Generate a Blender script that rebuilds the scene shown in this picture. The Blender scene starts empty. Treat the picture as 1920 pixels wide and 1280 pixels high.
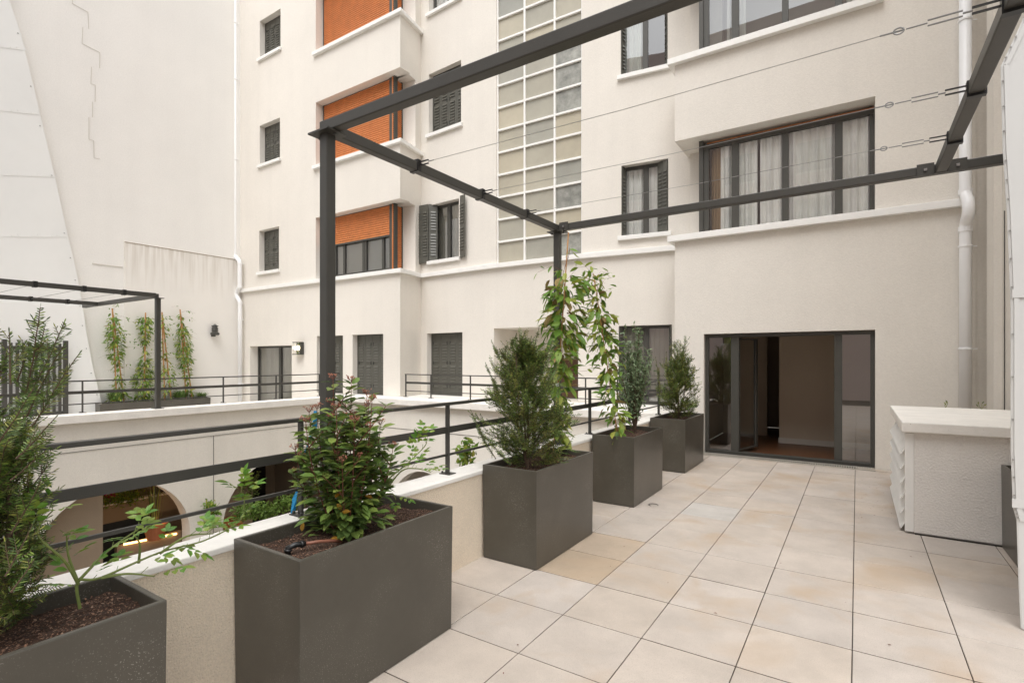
import bpy, bmesh, math, random
from mathutils import Vector, Matrix
random.seed(7)
R = math.radians
# ------------------------------------------------------------------ camera
FPX, YH, CX, HC, TH = 985.0, 674.0, 960.0, 1.56, R(33.3)
SN, CS = math.sin(TH), math.cos(TH)
scn = bpy.context.scene
cam = bpy.data.objects.new('camera', bpy.data.cameras.new('camera'))
scn.collection.objects.link(cam)
cam.location = (0, 0, HC); cam.rotation_euler = (R(90), 0, TH)
cam.data.sensor_width = 36; cam.data.lens = FPX/1920*36
cam.data.shift_y = (YH-640)/1920; cam.data.clip_start = .05; cam.data.clip_end = 500
scn.camera = cam
# ------------------------------------------------------------------ light
w = bpy.data.worlds.new('World'); scn.world = w; w.use_nodes = True
wn, wl = w.node_tree.nodes, w.node_tree.links
bg = wn['Background']
sky = wn.new('ShaderNodeTexSky'); sky.sky_type = 'NISHITA'; sky.sun_disc = False
SUN_EL, SUN_AZ = R(60), R(164)          # compass angle of the sun, from +Y clockwise
sky.sun_elevation = SUN_EL; sky.sun_rotation = SUN_AZ
sky.air_density = 1.0; sky.dust_density = 4.0; sky.ozone_density = 1.0
hs = wn.new('ShaderNodeHueSaturation'); hs.inputs['Saturation'].default_value = .12
wl.new(sky.outputs[0], hs.inputs['Color']); wl.new(hs.outputs[0], bg.inputs['Color'])
bg.inputs['Strength'].default_value = .15
sl = bpy.data.lights.new('sun', 'SUN'); sl.energy = .8; sl.angle = R(60); sl.color = (1, .98, .95)
so = bpy.data.objects.new('sun', sl); scn.collection.objects.link(so)
sd = Vector((math.sin(SUN_AZ)*math.cos(SUN_EL), math.cos(SUN_AZ)*math.cos(SUN_EL), math.sin(SUN_EL)))
so.rotation_euler = sd.to_track_quat('Z', 'Y').to_euler(); so.location = (0, 0, 30)
vs = scn.view_settings; vs.view_transform = 'Standard'; vs.look = 'None'; vs.exposure = 0.75; vs.gamma = 1
scn.cycles.max_bounces = 10; scn.cycles.diffuse_bounces = 6; scn.cycles.transparent_max_bounces = 16
# ------------------------------------------------------------------ materials
def mat(name, col, rough=.6, var=0, vscale=3, bump=0, bscale=60, metal=0, spec=.5, speck=None, streak=0, patch=0, grain=0, gscale=60):
    m = bpy.data.materials.new(name); m.use_nodes = True
    nt = m.node_tree; n, l = nt.nodes, nt.links; b = n['Principled BSDF']
    b.inputs['Roughness'].default_value = rough; b.inputs['Metallic'].default_value = metal
    b.inputs['Specular IOR Level'].default_value = spec
    b.inputs['Base Color'].default_value = (*col, 1)
    tc = n.new('ShaderNodeTexCoord'); src = None
    if var:
        t = n.new('ShaderNodeTexNoise'); t.inputs['Scale'].default_value = vscale; t.inputs['Detail'].default_value = 8
        t.inputs['Roughness'].default_value = .65
        l.new(tc.outputs['Object'], t.inputs['Vector'])
        r = n.new('ShaderNodeValToRGB'); e = r.color_ramp.elements
        e[0].position = .3; e[1].position = .7
        e[0].color = (*[c*(1-var) for c in col], 1); e[1].color = (*[min(1, c*(1+var*.6)) for c in col], 1)
        l.new(t.outputs[0], r.inputs[0]); src = r.outputs[0]
    if speck:
        c2, sc, th = speck
        t = n.new('ShaderNodeTexNoise'); t.inputs['Scale'].default_value = sc; t.inputs['Detail'].default_value = 3
        l.new(tc.outputs['Object'], t.inputs['Vector'])
        r = n.new('ShaderNodeValToRGB'); e = r.color_ramp.elements
        e[0].position = th; e[0].color = (0, 0, 0, 1); e[1].position = th+.03; e[1].color = (1, 1, 1, 1)
        l.new(t.outputs[0], r.inputs[0])
        mx = n.new('ShaderNodeMix'); mx.data_type = 'RGBA'; fac = r.outputs[0]
        if patch:
            t2 = n.new('ShaderNodeTexNoise'); t2.inputs['Scale'].default_value = patch; t2.inputs['Detail'].default_value = 4; l.new(tc.outputs['Object'], t2.inputs['Vector'])
            r2 = n.new('ShaderNodeMapRange'); r2.inputs['From Min'].default_value = .48; r2.inputs['From Max'].default_value = .68; l.new(t2.outputs[0], r2.inputs['Value'])
            mm = n.new('ShaderNodeMath'); mm.operation = 'MULTIPLY'; l.new(fac, mm.inputs[0]); l.new(r2.outputs[0], mm.inputs[1]); fac = mm.outputs[0]
        l.new(fac, mx.inputs['Factor'])
        if src: l.new(src, mx.inputs['A'])
        else: mx.inputs['A'].default_value = (*col, 1)
        mx.inputs['B'].default_value = (*c2, 1); src = mx.outputs['Result']
    if streak:
        mp = n.new('ShaderNodeMapping'); mp.inputs['Scale'].default_value = (3.2, 3.2, .16); l.new(tc.outputs['Object'], mp.inputs[0])
        t = n.new('ShaderNodeTexNoise'); t.inputs['Scale'].default_value = 1; t.inputs['Detail'].default_value = 7; l.new(mp.outputs[0], t.inputs['Vector'])
        r = n.new('ShaderNodeMapRange'); r.inputs['From Min'].default_value = .45; r.inputs['From Max'].default_value = .75
        r.inputs['To Min'].default_value = 1; r.inputs['To Max'].default_value = 1-streak; l.new(t.outputs[0], r.inputs['Value'])
        mx = n.new('ShaderNodeMix'); mx.data_type = 'RGBA'; mx.blend_type = 'MULTIPLY'; mx.inputs['Factor'].default_value = 1
        l.new(src, mx.inputs['A']); l.new(r.outputs[0], mx.inputs['B']); src = mx.outputs['Result']
    if grain:
        t = n.new('ShaderNodeTexNoise'); t.inputs['Scale'].default_value = gscale; t.inputs['Detail'].default_value = 4; t.inputs['Roughness'].default_value = .8; l.new(tc.outputs['Object'], t.inputs['Vector'])
        r = n.new('ShaderNodeMapRange'); r.inputs['From Min'].default_value = .3; r.inputs['From Max'].default_value = .7
        r.inputs['To Min'].default_value = 1-grain; r.inputs['To Max'].default_value = 1+grain; l.new(t.outputs[0], r.inputs['Value'])
        mx = n.new('ShaderNodeMix'); mx.data_type = 'RGBA'; mx.blend_type = 'MULTIPLY'; mx.inputs['Factor'].default_value = 1
        l.new(src, mx.inputs['A']); l.new(r.outputs[0], mx.inputs['B']); src = mx.outputs['Result']
    if src: l.new(src, b.inputs['Base Color'])
    if bump:
        t = n.new('ShaderNodeTexNoise'); t.inputs['Scale'].default_value = bscale; t.inputs['Detail'].default_value = 5
        l.new(tc.outputs['Object'], t.inputs['Vector'])
        bp = n.new('ShaderNodeBump'); bp.inputs['Strength'].default_value = bump; bp.inputs['Distance'].default_value = .01
        l.new(t.outputs[0], bp.inputs['Height']); l.new(bp.outputs[0], b.inputs['Normal'])
    return m
def leafmat(name, cols, rough=.45, trans=.3):
    m = bpy.data.materials.new(name); m.use_nodes = True
    nt = m.node_tree; n, l = nt.nodes, nt.links; b = n['Principled BSDF']; out = n['Material Output']
    g = n.new('ShaderNodeNewGeometry'); r = n.new('ShaderNodeValToRGB'); e = r.color_ramp.elements
    e[0].color = (*cols[0], 1); e[1].color = (*cols[-1], 1)
    for i, c in enumerate(cols[1:-1]):
        k = e.new((i+1)/(len(cols)-1)); k.color = (*c, 1)
    l.new(g.outputs['Random Per Island'], r.inputs[0]); l.new(r.outputs[0], b.inputs['Base Color'])
    b.inputs['Roughness'].default_value = rough
    t = n.new('ShaderNodeBsdfTranslucent'); l.new(r.outputs[0], t.inputs[0])
    mx = n.new('ShaderNodeMixShader'); mx.inputs[0].default_value = trans
    l.new(b.outputs[0], mx.inputs[1]); l.new(t.outputs[0], mx.inputs[2]); l.new(mx.outputs[0], out.inputs[0])
    return m
def glassmat(name, tint=(.8, .85, .83), base=.06, rough=.0):
    m = bpy.data.materials.new(name); m.use_nodes = True
    nt = m.node_tree; n, l = nt.nodes, nt.links; out = n['Material Output']
    n.remove(n['Principled BSDF'])
    tr = n.new('ShaderNodeBsdfTransparent'); tr.inputs[0].default_value = (*tint, 1)
    gl = n.new('ShaderNodeBsdfGlossy'); gl.inputs['Roughness'].default_value = rough
    lw = n.new('ShaderNodeFresnel'); lw.inputs[0].default_value = 1.3
    ma = n.new('ShaderNodeMath'); ma.inputs[1].default_value = base; ma.use_clamp = True
    l.new(lw.outputs[0], ma.inputs[0])
    mx = n.new('ShaderNodeMixShader'); l.new(ma.outputs[0], mx.inputs[0])
    l.new(tr.outputs[0], mx.inputs[1]); l.new(gl.outputs[0], mx.inputs[2]); l.new(mx.outputs[0], out.inputs[0])
    return m
def emit(name, col, s):
    m = bpy.data.materials.new(name); m.use_nodes = True; b = m.node_tree.nodes['Principled BSDF']
    b.inputs['Base Color'].default_value = (*col, 1); b.inputs['Emission Color'].default_value = (*col, 1)
    b.inputs['Emission Strength'].default_value = s
    return m
M = {}
M['stucco'] = mat('stucco', (.752, .712, .65), .9, .04, .8, .4, 70, spec=.2, streak=.03, grain=.05, gscale=38)
M['stucco_low'] = mat('stucco_low', (.79, .755, .69), .9, .04, .8, .4, 70, spec=.2, streak=.05, grain=.05, gscale=38)
M['rough_render'] = mat('rough_render', (.84, .72, .57), .92, .07, 2.2, .9, 130, spec=.2, grain=.12, gscale=110)
M['grey_render'] = mat('grey_render', (.80, .77, .73), .92, .06, 3, .9, 60, spec=.2, grain=.08, gscale=80)
M['coping'] = mat('coping', (.84, .81, .76), .8, .10, 4, .3, 50, spec=.3, speck=((.42, .36, .3), 45, .72))
M['sill'] = mat('sill', (.84, .83, .80), .6, .04, 6, .05, 60)
M['party'] = mat('party', (.84, .82, .785), .9, .045, .35, .3, 60, spec=.2, streak=.02, grain=.045, gscale=30)
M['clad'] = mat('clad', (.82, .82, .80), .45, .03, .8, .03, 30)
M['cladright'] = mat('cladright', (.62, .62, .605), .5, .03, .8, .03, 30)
M['metal'] = mat('metal', (.052, .049, .042), .42, .12, 5, .08, 200, speck=((.16, .15, .13), 160, .74))
M['frame'] = mat('frame', (.062, .060, .052), .4, .06, 6)
M['shutter'] = mat('shutter', (.10, .098, .082), .4, .08, 7)
M['orange'] = mat('orange', (.58, .20, .06), .5, .18, 5)
M['planter'] = mat('planter', (.080, .072, .057), .30, .16, 3, .12, 350, speck=((.26, .245, .22), 190, .63), patch=3)
M['soil'] = mat('soil', (.06, .032, .02), .95, .6, 90, 1.0, 140, speck=((.30, .16, .10), 160, .60))
M['pipe'] = mat('pipe', (.85, .85, .85), .35, .02, 5)
M['glass'] = glassmat('glass', (1, 1, 1), .10)
M['glassdark'] = glassmat('glass_reflecting', (.82, .85, .83), .26)
M['curtain'] = mat('curtain', (.95, .96, .92), .9, .06, 4)
M['tancurtain'] = mat('tancurtain', (.42, .30, .18), .9, .1, 4)
M['room'] = mat('room', (.40, .38, .34), .9)
M['blind'] = mat('blind', (.62, .58, .52), .8, .03, 4)
M['palewall'] = mat('palewall', (.56, .47, .37), .9, .03, 3)
M['wood'] = mat('wood', (.13, .055, .025), .35, .35, 5)
M['darkdoor'] = mat('darkdoor', (.10, .05, .02), .5, .3, 8)
M['bamboo'] = mat('bamboo', (.50, .25, .09), .6, .3, 25)
M['bark'] = mat('bark', (.11, .07, .045), .9, .3, 40, .4, 90)
M['redstem'] = mat('redstem', (.17, .06, .04), .7, .2, 30)
M['greenstem'] = mat('greenstem', (.16, .20, .05), .6, .2, 30)
M['terra'] = mat('terra', (.45, .16, .07), .8, .1, 10)
M['black'] = mat('black', (.012, .012, .012), .35)
M['hose'] = mat('hose', (.25, .10, .06), .5)
M['blue'] = mat('blue', (.02, .30, .62), .6, .1, 20)
M['paper'] = mat('paper', (.8, .8, .78), .6)
M['galv'] = mat('galv', (.22, .22, .21), .4)
M['grate'] = mat('grate', (.42, .39, .34), .5)
M['steel'] = mat('steel', (.45, .45, .44), .3, metal=1)
M['pink'] = mat('pink', (.80, .66, .62), .9, .05, .7, .2, 60)
M['joint'] = mat('joint', (.05, .045, .04), .95)
M['brown'] = mat('brown', (.30, .235, .17), .9, .05, 3, .2, 60)
M['ground'] = mat('ground', (.28, .26, .23), .9, .2, 2, .3, 30)
M['led'] = emit('led', (1, .55, .18), 4)
M['bulb'] = emit('bulb', (1, .85, .55), 10)
M['yew'] = leafmat('yew', [(0.047, 0.078, 0.022), (0.07, 0.125, 0.028), (0.109, 0.187, 0.041), (0.281, 0.39, 0.078)], .38, .22)
M['yewold'] = leafmat('yewold', [(0.07, 0.094, 0.028), (0.102, 0.133, 0.037), (0.156, 0.187, 0.047), (0.343, 0.343, 0.078)], .4, .22)
M['vib'] = leafmat('vib', [(0.069, 0.107, 0.031), (0.105, 0.174, 0.041), (0.162, 0.252, 0.056), (0.256, 0.327, 0.076), (0.128, 0.193, 0.047)], .3, .22)
M['yellowleaf'] = leafmat('yellowleaf', [(.45, .26, .03), (.5, .22, .03)], .5, .3)
M['rose'] = leafmat('rose', [(0.081, 0.196, 0.029), (0.138, 0.299, 0.04), (0.253, 0.345, 0.057), (0.161, 0.23, 0.034)], .35, .35)
M['climb'] = leafmat('climb', [(0.094, 0.179, 0.028), (0.149, 0.278, 0.039), (0.243, 0.343, 0.054), (0.409, 0.408, 0.078)], .4, .32)
M['dryleaf'] = leafmat('dryleaf', [(.20, .14, .05), (.30, .22, .08)], .8, .2)
M['olive'] = leafmat('olive', [(0.099, 0.153, 0.071), (0.161, 0.225, 0.108), (0.269, 0.34, 0.198), (0.081, 0.144, 0.054)], .3, .22)
M['grass'] = leafmat('grass', [(0.077, 0.154, 0.028), (0.154, 0.264, 0.055), (0.242, 0.308, 0.11)], .5, .3)
M['bright'] = leafmat('bright', [(.12, .22, .035), (.20, .30, .06), (.08, .15, .03)], .5, .4)
M['flower'] = leafmat('flower', [(.42, .15, .10), (.50, .25, .16), (.30, .09, .06)], .6, .2)
M['pinkflower'] = leafmat('pinkflower', [(.65, .03, .12), (.5, .02, .08)], .6, .2)
def stairmat():
    m = mat('stair_glass', (.43, .41, .35), .22, .12, 1.6, .25, 40, spec=.6)
    n, l = m.node_tree.nodes, m.node_tree.links; b = n['Principled BSDF']
    g = n.new('ShaderNodeNewGeometry')
    src = b.inputs['Base Color'].links[0].from_socket
    r = n.new('ShaderNodeValToRGB'); e = r.color_ramp.elements
    e[0].color = (.75, .78, .8, 1); e[1].color = (1.15, 1.08, .95, 1)
    l.new(g.outputs['Random Per Island'], r.inputs[0])
    mx = n.new('ShaderNodeMix'); mx.data_type = 'RGBA'; mx.blend_type = 'MULTIPLY'; mx.inputs['Factor'].default_value = 1
    l.new(src, mx.inputs['A']); l.new(r.outputs[0], mx.inputs['B']); l.new(mx.outputs['Result'], b.inputs['Base Color'])
    return m
def stainmat():
    m = mat('party_stained', (.82, .79, .745), .9, .04, .6, .2, 60, spec=.2)
    n, l = m.node_tree.nodes, m.node_tree.links; b = n['Principled BSDF']; src = b.inputs['Base Color'].links[0].from_socket
    tc = n.new('ShaderNodeTexCoord'); mp = n.new('ShaderNodeMapping'); mp.inputs['Scale'].default_value = (1, 9, .5); l.new(tc.outputs['Object'], mp.inputs[0])
    t = n.new('ShaderNodeTexNoise'); t.inputs['Scale'].default_value = 1.2; t.inputs['Detail'].default_value = 6; l.new(mp.outputs[0], t.inputs['Vector'])
    r = n.new('ShaderNodeValToRGB'); e = r.color_ramp.elements; e[0].position = .42; e[0].color = (0, 0, 0, 1); e[1].position = .75; e[1].color = (.75, .75, .75, 1); l.new(t.outputs[0], r.inputs[0])
    sx = n.new('ShaderNodeSeparateXYZ'); l.new(tc.outputs['Object'], sx.inputs[0]); mr = n.new('ShaderNodeMapRange'); mr.inputs['From Min'].default_value = 3.3; mr.inputs['From Max'].default_value = 4.6; l.new(sx.outputs['Z'], mr.inputs['Value'])
    mu = n.new('ShaderNodeMath'); mu.operation = 'MULTIPLY'; l.new(r.outputs[0], mu.inputs[0]); l.new(mr.outputs[0], mu.inputs[1])
    mx = n.new('ShaderNodeMix'); mx.data_type = 'RGBA'; l.new(mu.outputs[0], mx.inputs['Factor']); l.new(src, mx.inputs['A']); mx.inputs['B'].default_value = (.50, .44, .36, 1); l.new(mx.outputs['Result'], b.inputs['Base Color'])
    return m
M['party_stained'] = stainmat()
M['stair'] = stairmat()
M['stairdark'] = mat('stair_glass_dark', (.31, .31, .275), .2, .45, 5, .6, 28, spec=.8)
def tilemat():
    m = mat('tile', (.535, .472, .415), .72, .15, 2.6, .35, 220, spec=.35, grain=.10, gscale=170, speck=((.33, .275, .23), 240, .64))
    n, l = m.node_tree.nodes, m.node_tree.links; b = n['Principled BSDF']
    src = b.inputs['Base Color'].links[0].from_socket
    g = n.new('ShaderNodeAttribute'); g.attribute_name = 'tilecol'
    mx = n.new('ShaderNodeMix'); mx.data_type = 'RGBA'; mx.blend_type = 'MULTIPLY'; mx.inputs['Factor'].default_value = 1
    l.new(src, mx.inputs['A']); l.new(g.outputs['Color'], mx.inputs['B'])
    # rusty damp stains with shapes of their own
    tc = n.new('ShaderNodeTexCoord'); t = n.new('ShaderNodeTexNoise'); t.inputs['Scale'].default_value = 1.7
    t.inputs['Detail'].default_value = 6; t.inputs['Distortion'].default_value = .6
    l.new(tc.outputs['Object'], t.inputs['Vector'])
    r = n.new('ShaderNodeValToRGB'); e = r.color_ramp.elements
    e[0].position = .52; e[0].color = (0, 0, 0, 1); e[1].position = .70; e[1].color = (.75, .75, .75, 1)
    l.new(t.outputs[0], r.inputs[0])
    m2 = n.new('ShaderNodeMix'); m2.data_type = 'RGBA'
    l.new(r.outputs[0], m2.inputs['Factor']); l.new(mx.outputs['Result'], m2.inputs['A'])
    m2.inputs['B'].default_value = (.47, .355, .25, 1)
    l.new(m2.outputs['Result'], b.inputs['Base Color'])
    return m
M['tile'] = tilemat()
M['tilejoint'] = mat('tilejoint', (.13, .10, .075), .9)
# ------------------------------------------------------------------ helpers
def ray(px): u = (px-CX)/FPX; return (u*CS-SN, u*SN+CS)
def atX(px, py, X): a = ray(px); d = X/a[0]; return Vector((X, d*a[1], HC+(YH-py)*d/FPX))
def atY(px, py, Y): a = ray(px); d = Y/a[1]; return Vector((d*a[0], Y, HC+(YH-py)*d/FPX))
def atZ(px, py, Z): d = (HC-Z)*FPX/(py-YH); a = ray(px); return Vector((d*a[0], d*a[1], Z))
class Fr:
    def __init__(s, p0, p1):
        s.p0 = Vector((p0[0], p0[1], 0)); v = Vector((p1[0]-p0[0], p1[1]-p0[1], 0)); s.L = v.length
        s.ex = v.normalized(); s.n = Vector((-s.ex.y, s.ex.x, 0))
    def P(s, a, d, z): q = s.p0+s.ex*a+s.n*d; return Vector((q.x, q.y, z))
    def hit(s, px, dep=0):
        a = ray(px); o = s.p0+s.n*dep
        det = a[0]*(-s.ex.y)+s.ex.x*a[1]
        d = (o.x*(-s.ex.y)+s.ex.x*o.y)/det
        q = Vector((a[0]*d, a[1]*d, 0))-o
        return q.dot(s.ex), d
    def S(s, px, dep=0): return s.hit(px, dep)[0]
    def Z(s, px, py, dep=0): return HC+(YH-py)*s.hit(px, dep)[1]/FPX
class MB:
    def __init__(s): s.v = []; s.f = []
    def poly(s, pts):
        i = len(s.v); s.v += [tuple(p) for p in pts]; s.f.append(tuple(range(i, i+len(pts))))
    def hexa(s, p):   # p: 8 pts, bottom 4, top 4
        i = len(s.v); s.v += [tuple(q) for q in p]
        for f in ((3, 2, 1, 0), (4, 5, 6, 7), (0, 1, 5, 4), (1, 2, 6, 5), (2, 3, 7, 6), (3, 0, 4, 7)): s.f.append(tuple(i+k for k in f))
    def box(s, x0, x1, y0, y1, z0, z1):
        s.hexa([(x0, y0, z0), (x1, y0, z0), (x1, y1, z0), (x0, y1, z0), (x0, y0, z1), (x1, y0, z1), (x1, y1, z1), (x0, y1, z1)])
    def fbox(s, F, a0, a1, d0, d1, z0, z1):
        P = F.P; s.hexa([P(a0, d0, z0), P(a1, d0, z0), P(a1, d1, z0), P(a0, d1, z0), P(a0, d0, z1), P(a1, d0, z1), P(a1, d1, z1), P(a0, d1, z1)])
    def prism(s, pl, z0, z1):
        n = len(pl); i = len(s.v)
        s.v += [(p[0], p[1], z0) for p in pl]+[(p[0], p[1], z1) for p in pl]
        s.f.append(tuple(i+k for k in range(n-1, -1, -1))); s.f.append(tuple(i+n+k for k in range(n)))
        for k in range(n): j = (k+1) % n; s.f.append((i+k, i+j, i+n+j, i+n+k))
    def bar(s, a, b, wx, wz, up=(0, 0, 1)):
        a = Vector(a); b = Vector(b); t = (b-a).normalized(); u = Vector(up)
        if abs(t.dot(u)) > .98: u = Vector((0, 1, 0))
        sx = t.cross(u).normalized()*(wx/2); sz = sx.cross(t).normalized()*(wz/2)
        s.hexa([a-sx-sz, a+sx-sz, b+sx-sz, b-sx-sz, a-sx+sz, a+sx+sz, b+sx+sz, b-sx+sz])
    def tube(s, pts, r, n=8):
        pts = [Vector(p) for p in pts]; m = len(pts)
        rr = r if isinstance(r, (list, tuple)) else [r]*m
        i0 = len(s.v); t0 = (pts[1]-pts[0]).normalized()
        u = t0.orthogonal().normalized()
        for k in range(m):
            t = (pts[min(k+1, m-1)]-pts[max(k-1, 0)]).normalized()
            u = (u-t*u.dot(t)).normalized(); v = t.cross(u)
            for j in range(n):
                a = 2*math.pi*j/n; s.v.append(tuple(pts[k]+(u*math.cos(a)+v*math.sin(a))*rr[k]))
        for k in range(m-1):
            for j in range(n):
                j2 = (j+1) % n; s.f.append((i0+k*n+j, i0+k*n+j2, i0+(k+1)*n+j2, i0+(k+1)*n+j))
        s.f.append(tuple(i0+j for j in range(n-1, -1, -1))); s.f.append(tuple(i0+(m-1)*n+j for j in range(n)))
    def lathe(s, c, prof, n=20):
        i0 = len(s.v); m = len(prof)
        for (r, z) in prof:
            for j in range(n): a = 2*math.pi*j/n; s.v.append((c[0]+r*math.cos(a), c[1]+r*math.sin(a), c[2]+z))
        for k in range(m-1):
            for j in range(n): j2 = (j+1) % n; s.f.append((i0+k*n+j, i0+k*n+j2, i0+(k+1)*n+j2, i0+(k+1)*n+j))
        s.f.append(tuple(i0+j for j in range(n-1, -1, -1))); s.f.append(tuple(i0+(m-1)*n+j for j in range(n)))
    def leaf(s, p, t, nrm, L, W, fold=.15, droop=.0):
        t = t.normalized(); sd = t.cross(nrm)
        if sd.length < 1e-4: sd = t.orthogonal()
        sd.normalize(); n2 = sd.cross(t); i = len(s.v)
        a = p+t*L*.28-n2*L*droop*.05; b = p+t*L*.64-n2*L*droop*.4; e = p+t*L-n2*L*droop; u = n2*W*fold
        s.v += [tuple(q) for q in (p, a-sd*W*.46+u, a, a+sd*W*.46+u, b-sd*W*.44+u, b, b+sd*W*.44+u, e)]
        s.f += [(i, i+2, i+1), (i, i+3, i+2), (i+1, i+2, i+5, i+4), (i+2, i+3, i+6, i+5), (i+4, i+5, i+7), (i+5, i+6, i+7)]
    def needle(s, p, t, nrm, L, W):
        sd = t.cross(nrm).normalized()*(W/2); i = len(s.v); e = p+t*L; q = p+t*L*.6
        s.v += [tuple(p-sd*.6), tuple(p+sd*.6), tuple(q+sd), tuple(e), tuple(q-sd)]
        s.f += [(i, i+1, i+2, i+3, i+4)]
    def build(s, name, m, parent=None, smooth=False, bevel=0, fix=True):
        me = bpy.data.meshes.new(name)
        off = Vector((0, 0, 0)); q = parent
        while q is not None: off += Vector(q.location); q = q.parent
        vv = [(a-off.x, b-off.y, c-off.z) for a, b, c in s.v] if parent else s.v
        me.from_pydata(vv, [], s.f); me.update()
        if fix:
            bm = bmesh.new(); bm.from_mesh(me); bmesh.ops.recalc_face_normals(bm, faces=bm.faces); bm.to_mesh(me); bm.free()
        if smooth:
            me.polygons.foreach_set('use_smooth', [True]*len(me.polygons))
        me.materials.append(M[m]); o = bpy.data.objects.new(name, me); scn.collection.objects.link(o)
        if parent: o.parent = parent
        if bevel:
            b = o.modifiers.new('bevel', 'BEVEL'); b.width = bevel; b.segments = 2; b.limit_method = 'ANGLE'
        return o
def thing(name, label, cat, loc=(0, 0, 0), group=None):
    o = bpy.data.objects.new(name, None); scn.collection.objects.link(o); o.location = loc; o.empty_display_size = .1
    tag(o, label, cat, group); return o
def tag(o, label=None, cat=None, group=None, kind=None):
    if label: o['label'] = label
    if cat: o['category'] = cat
    if group: o['group'] = group
    if kind: o['kind'] = kind
    return o
def offset(pl, d):
    out = []; n = len(pl)
    for i in range(n):
        p = Vector(pl[i]); ds = []
        if i > 0: ds.append((p-Vector(pl[i-1])).normalized())
        if i < n-1: ds.append((Vector(pl[i+1])-p).normalized())
        ns = [Vector((-t.y, t.x)) for t in ds]
        if len(ns) == 1: out.append(p+ns[0]*d)
        else:
            b = (ns[0]+ns[1]).normalized(); out.append(p+b*(d/max(.3, b.dot(ns[0]))))
    return out
def strip(mb, pl, d0, d1, z0, z1):   # band following a plan polyline between two offsets (+ = inward)
    a = offset(pl, d0); b = offset(pl, d1)
    mb.prism([tuple(p) for p in a]+[tuple(p) for p in reversed(b)], z0, z1)
def panel(mb, F, s0, s1, z0, z1, ops=()):
    ss = sorted(set([s0, s1]+[min(max(v, s0), s1) for o in ops for v in o[:2]]))
    zs = sorted(set([z0, z1]+[min(max(v, z0), z1) for o in ops for v in o[2:4]]))
    for i in range(len(ss)-1):
        for j in range(len(zs)-1):
            a, b, c, d = ss[i], ss[i+1], zs[j], zs[j+1]; ms, mz = (a+b)/2, (c+d)/2
            if any(o[0] < ms < o[1] and o[2] < mz < o[3] for o in ops): continue
            mb.poly([F.P(a, 0, c), F.P(b, 0, c), F.P(b, 0, d), F.P(a, 0, d)])
    for o in ops:
        a, b, c, d, dep = o[:5]; fl = o[5] if len(o) > 5 else 'LRTB'
        if 'L' in fl: mb.poly([F.P(a, 0, c), F.P(a, dep, c), F.P(a, dep, d), F.P(a, 0, d)])
        if 'R' in fl: mb.poly([F.P(b, 0, c), F.P(b, 0, d), F.P(b, dep, d), F.P(b, dep, c)])
        if 'T' in fl: mb.poly([F.P(a, 0, d), F.P(a, dep, d), F.P(b, dep, d), F.P(b, 0, d)])
        if 'B' in fl: mb.poly([F.P(a, 0, c), F.P(b, 0, c), F.P(b, dep, c), F.P(a, dep, c)])
# ------------------------------------------------------------------ facade plan
FA, FB, FC, FD, FE, FF = (-15.8, 8.88), (-9.0, 8.9), (-9.15, 9.77), (-6.94, 9.64), (-4.65, 9.70), (-2.5, 9.99)
BR0, BR1 = (-2.63, 9.12), (1.30, 9.12)
L = Fr(FA, FB); LR = Fr(FB, FC); M0 = Fr(FC, FD); ST = Fr(FD, FE); RR = Fr(FE, FF); BR = Fr(BR0, BR1); BL = Fr((-2.63, 10.1), BR0)
ZT = 13.5; ZS0, ZS1 = 3.60, 3.70
apt = thing('apartment_building', 'cream rendered apartment building with grey and orange shutters and a tall glazed stair strip', 'building', (-6, 9.5, 0))
def rect(F, xl, ylt, ylb, xr, yrt, yrb, dep=.2, fl='LRTB'):
    s0, s1 = F.S(xl), F.S(xr)
    zt = (F.Z(xl, ylt)+F.Z(xr, yrt))/2; zb = (F.Z(xl, ylb)+F.Z(xr, yrb))/2
    return [s0, s1, zb, zt, dep, fl]
# openings
oL_s = [rect(L, 487, 39.5, 113, 526, 17, 90), rect(L, 487, 236.5, 313, 525, 220, 296), rect(L, 486, 433, 513, 523, 424, 504)]
BZ = [(ZS1, 5.36), (6.74, 8.45), (9.78, 11.5)]
sBL = L.S(592)
oL_b = [[sBL, L.L, a, b, .34, 'LT'] for a, b in BZ]
oL_g = [rect(L, 469, 650, 752, 547, 646, 748, .3, 'LRT'), rect(L, 594, 631, 748, 643, 627.5, 745.5, .22, 'LRT'), rect(L, 661, 628, 746, 718.5, 625, 745, .22, 'LRT')]
for o in oL_g: o[2] = .69
oL_g[0][2] = .21
lr_end = LR.S(779)
oLR = [[0, lr_end, a, b, .44, 'R'] for a, b in BZ]
oM = [rect(M0, 806.6, 385, 491, 860.5, 371.7, 483), rect(M0, 804, 135, 252, 864.5, 118, 235), rect(M0, 804, -105, 23, 864, -130, 0)]
oM_g = rect(M0, 800.5, 624.5, 745, 867, 623, 745, .22, 'LRT'); oM_g[2] = .69
sg0, sg1 = ST.S(930.5), ST.S(1091)
oR = [rect(RR, 1165, 312, 446, 1253, 296, 434), rect(RR, 1164, 20, 146.5, 1252, -8, 122)]
oR_g = rect(RR, 1160, 611, 750, 1260, 608, 745, .22, 'LRT'); oR_g[2] = .69
pas = [ST.S(926), ST.S(1084), .69, ST.Z(1084, 610), 1.0, 'LRTB']; pas[3] = 2.26
sBRr = BR.S(1641)
oB = [[0, sBRr, ZS1-.02, 5.32, .95, 'RT'], [0, sBRr, 6.72, 8.45, .95, 'RT']]
oD = rect(BR, 1319.5, 626, 850, 1641, 618, 872, .16, 'LRT'); oD[2] = -.02
ob3 = [0, sBRr, 9.76, 11.5, .95, 'RT']
wall = MB()
panel(wall, L, 0, L.L, -3.2, ZT, oL_s+oL_b+oL_g)
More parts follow.
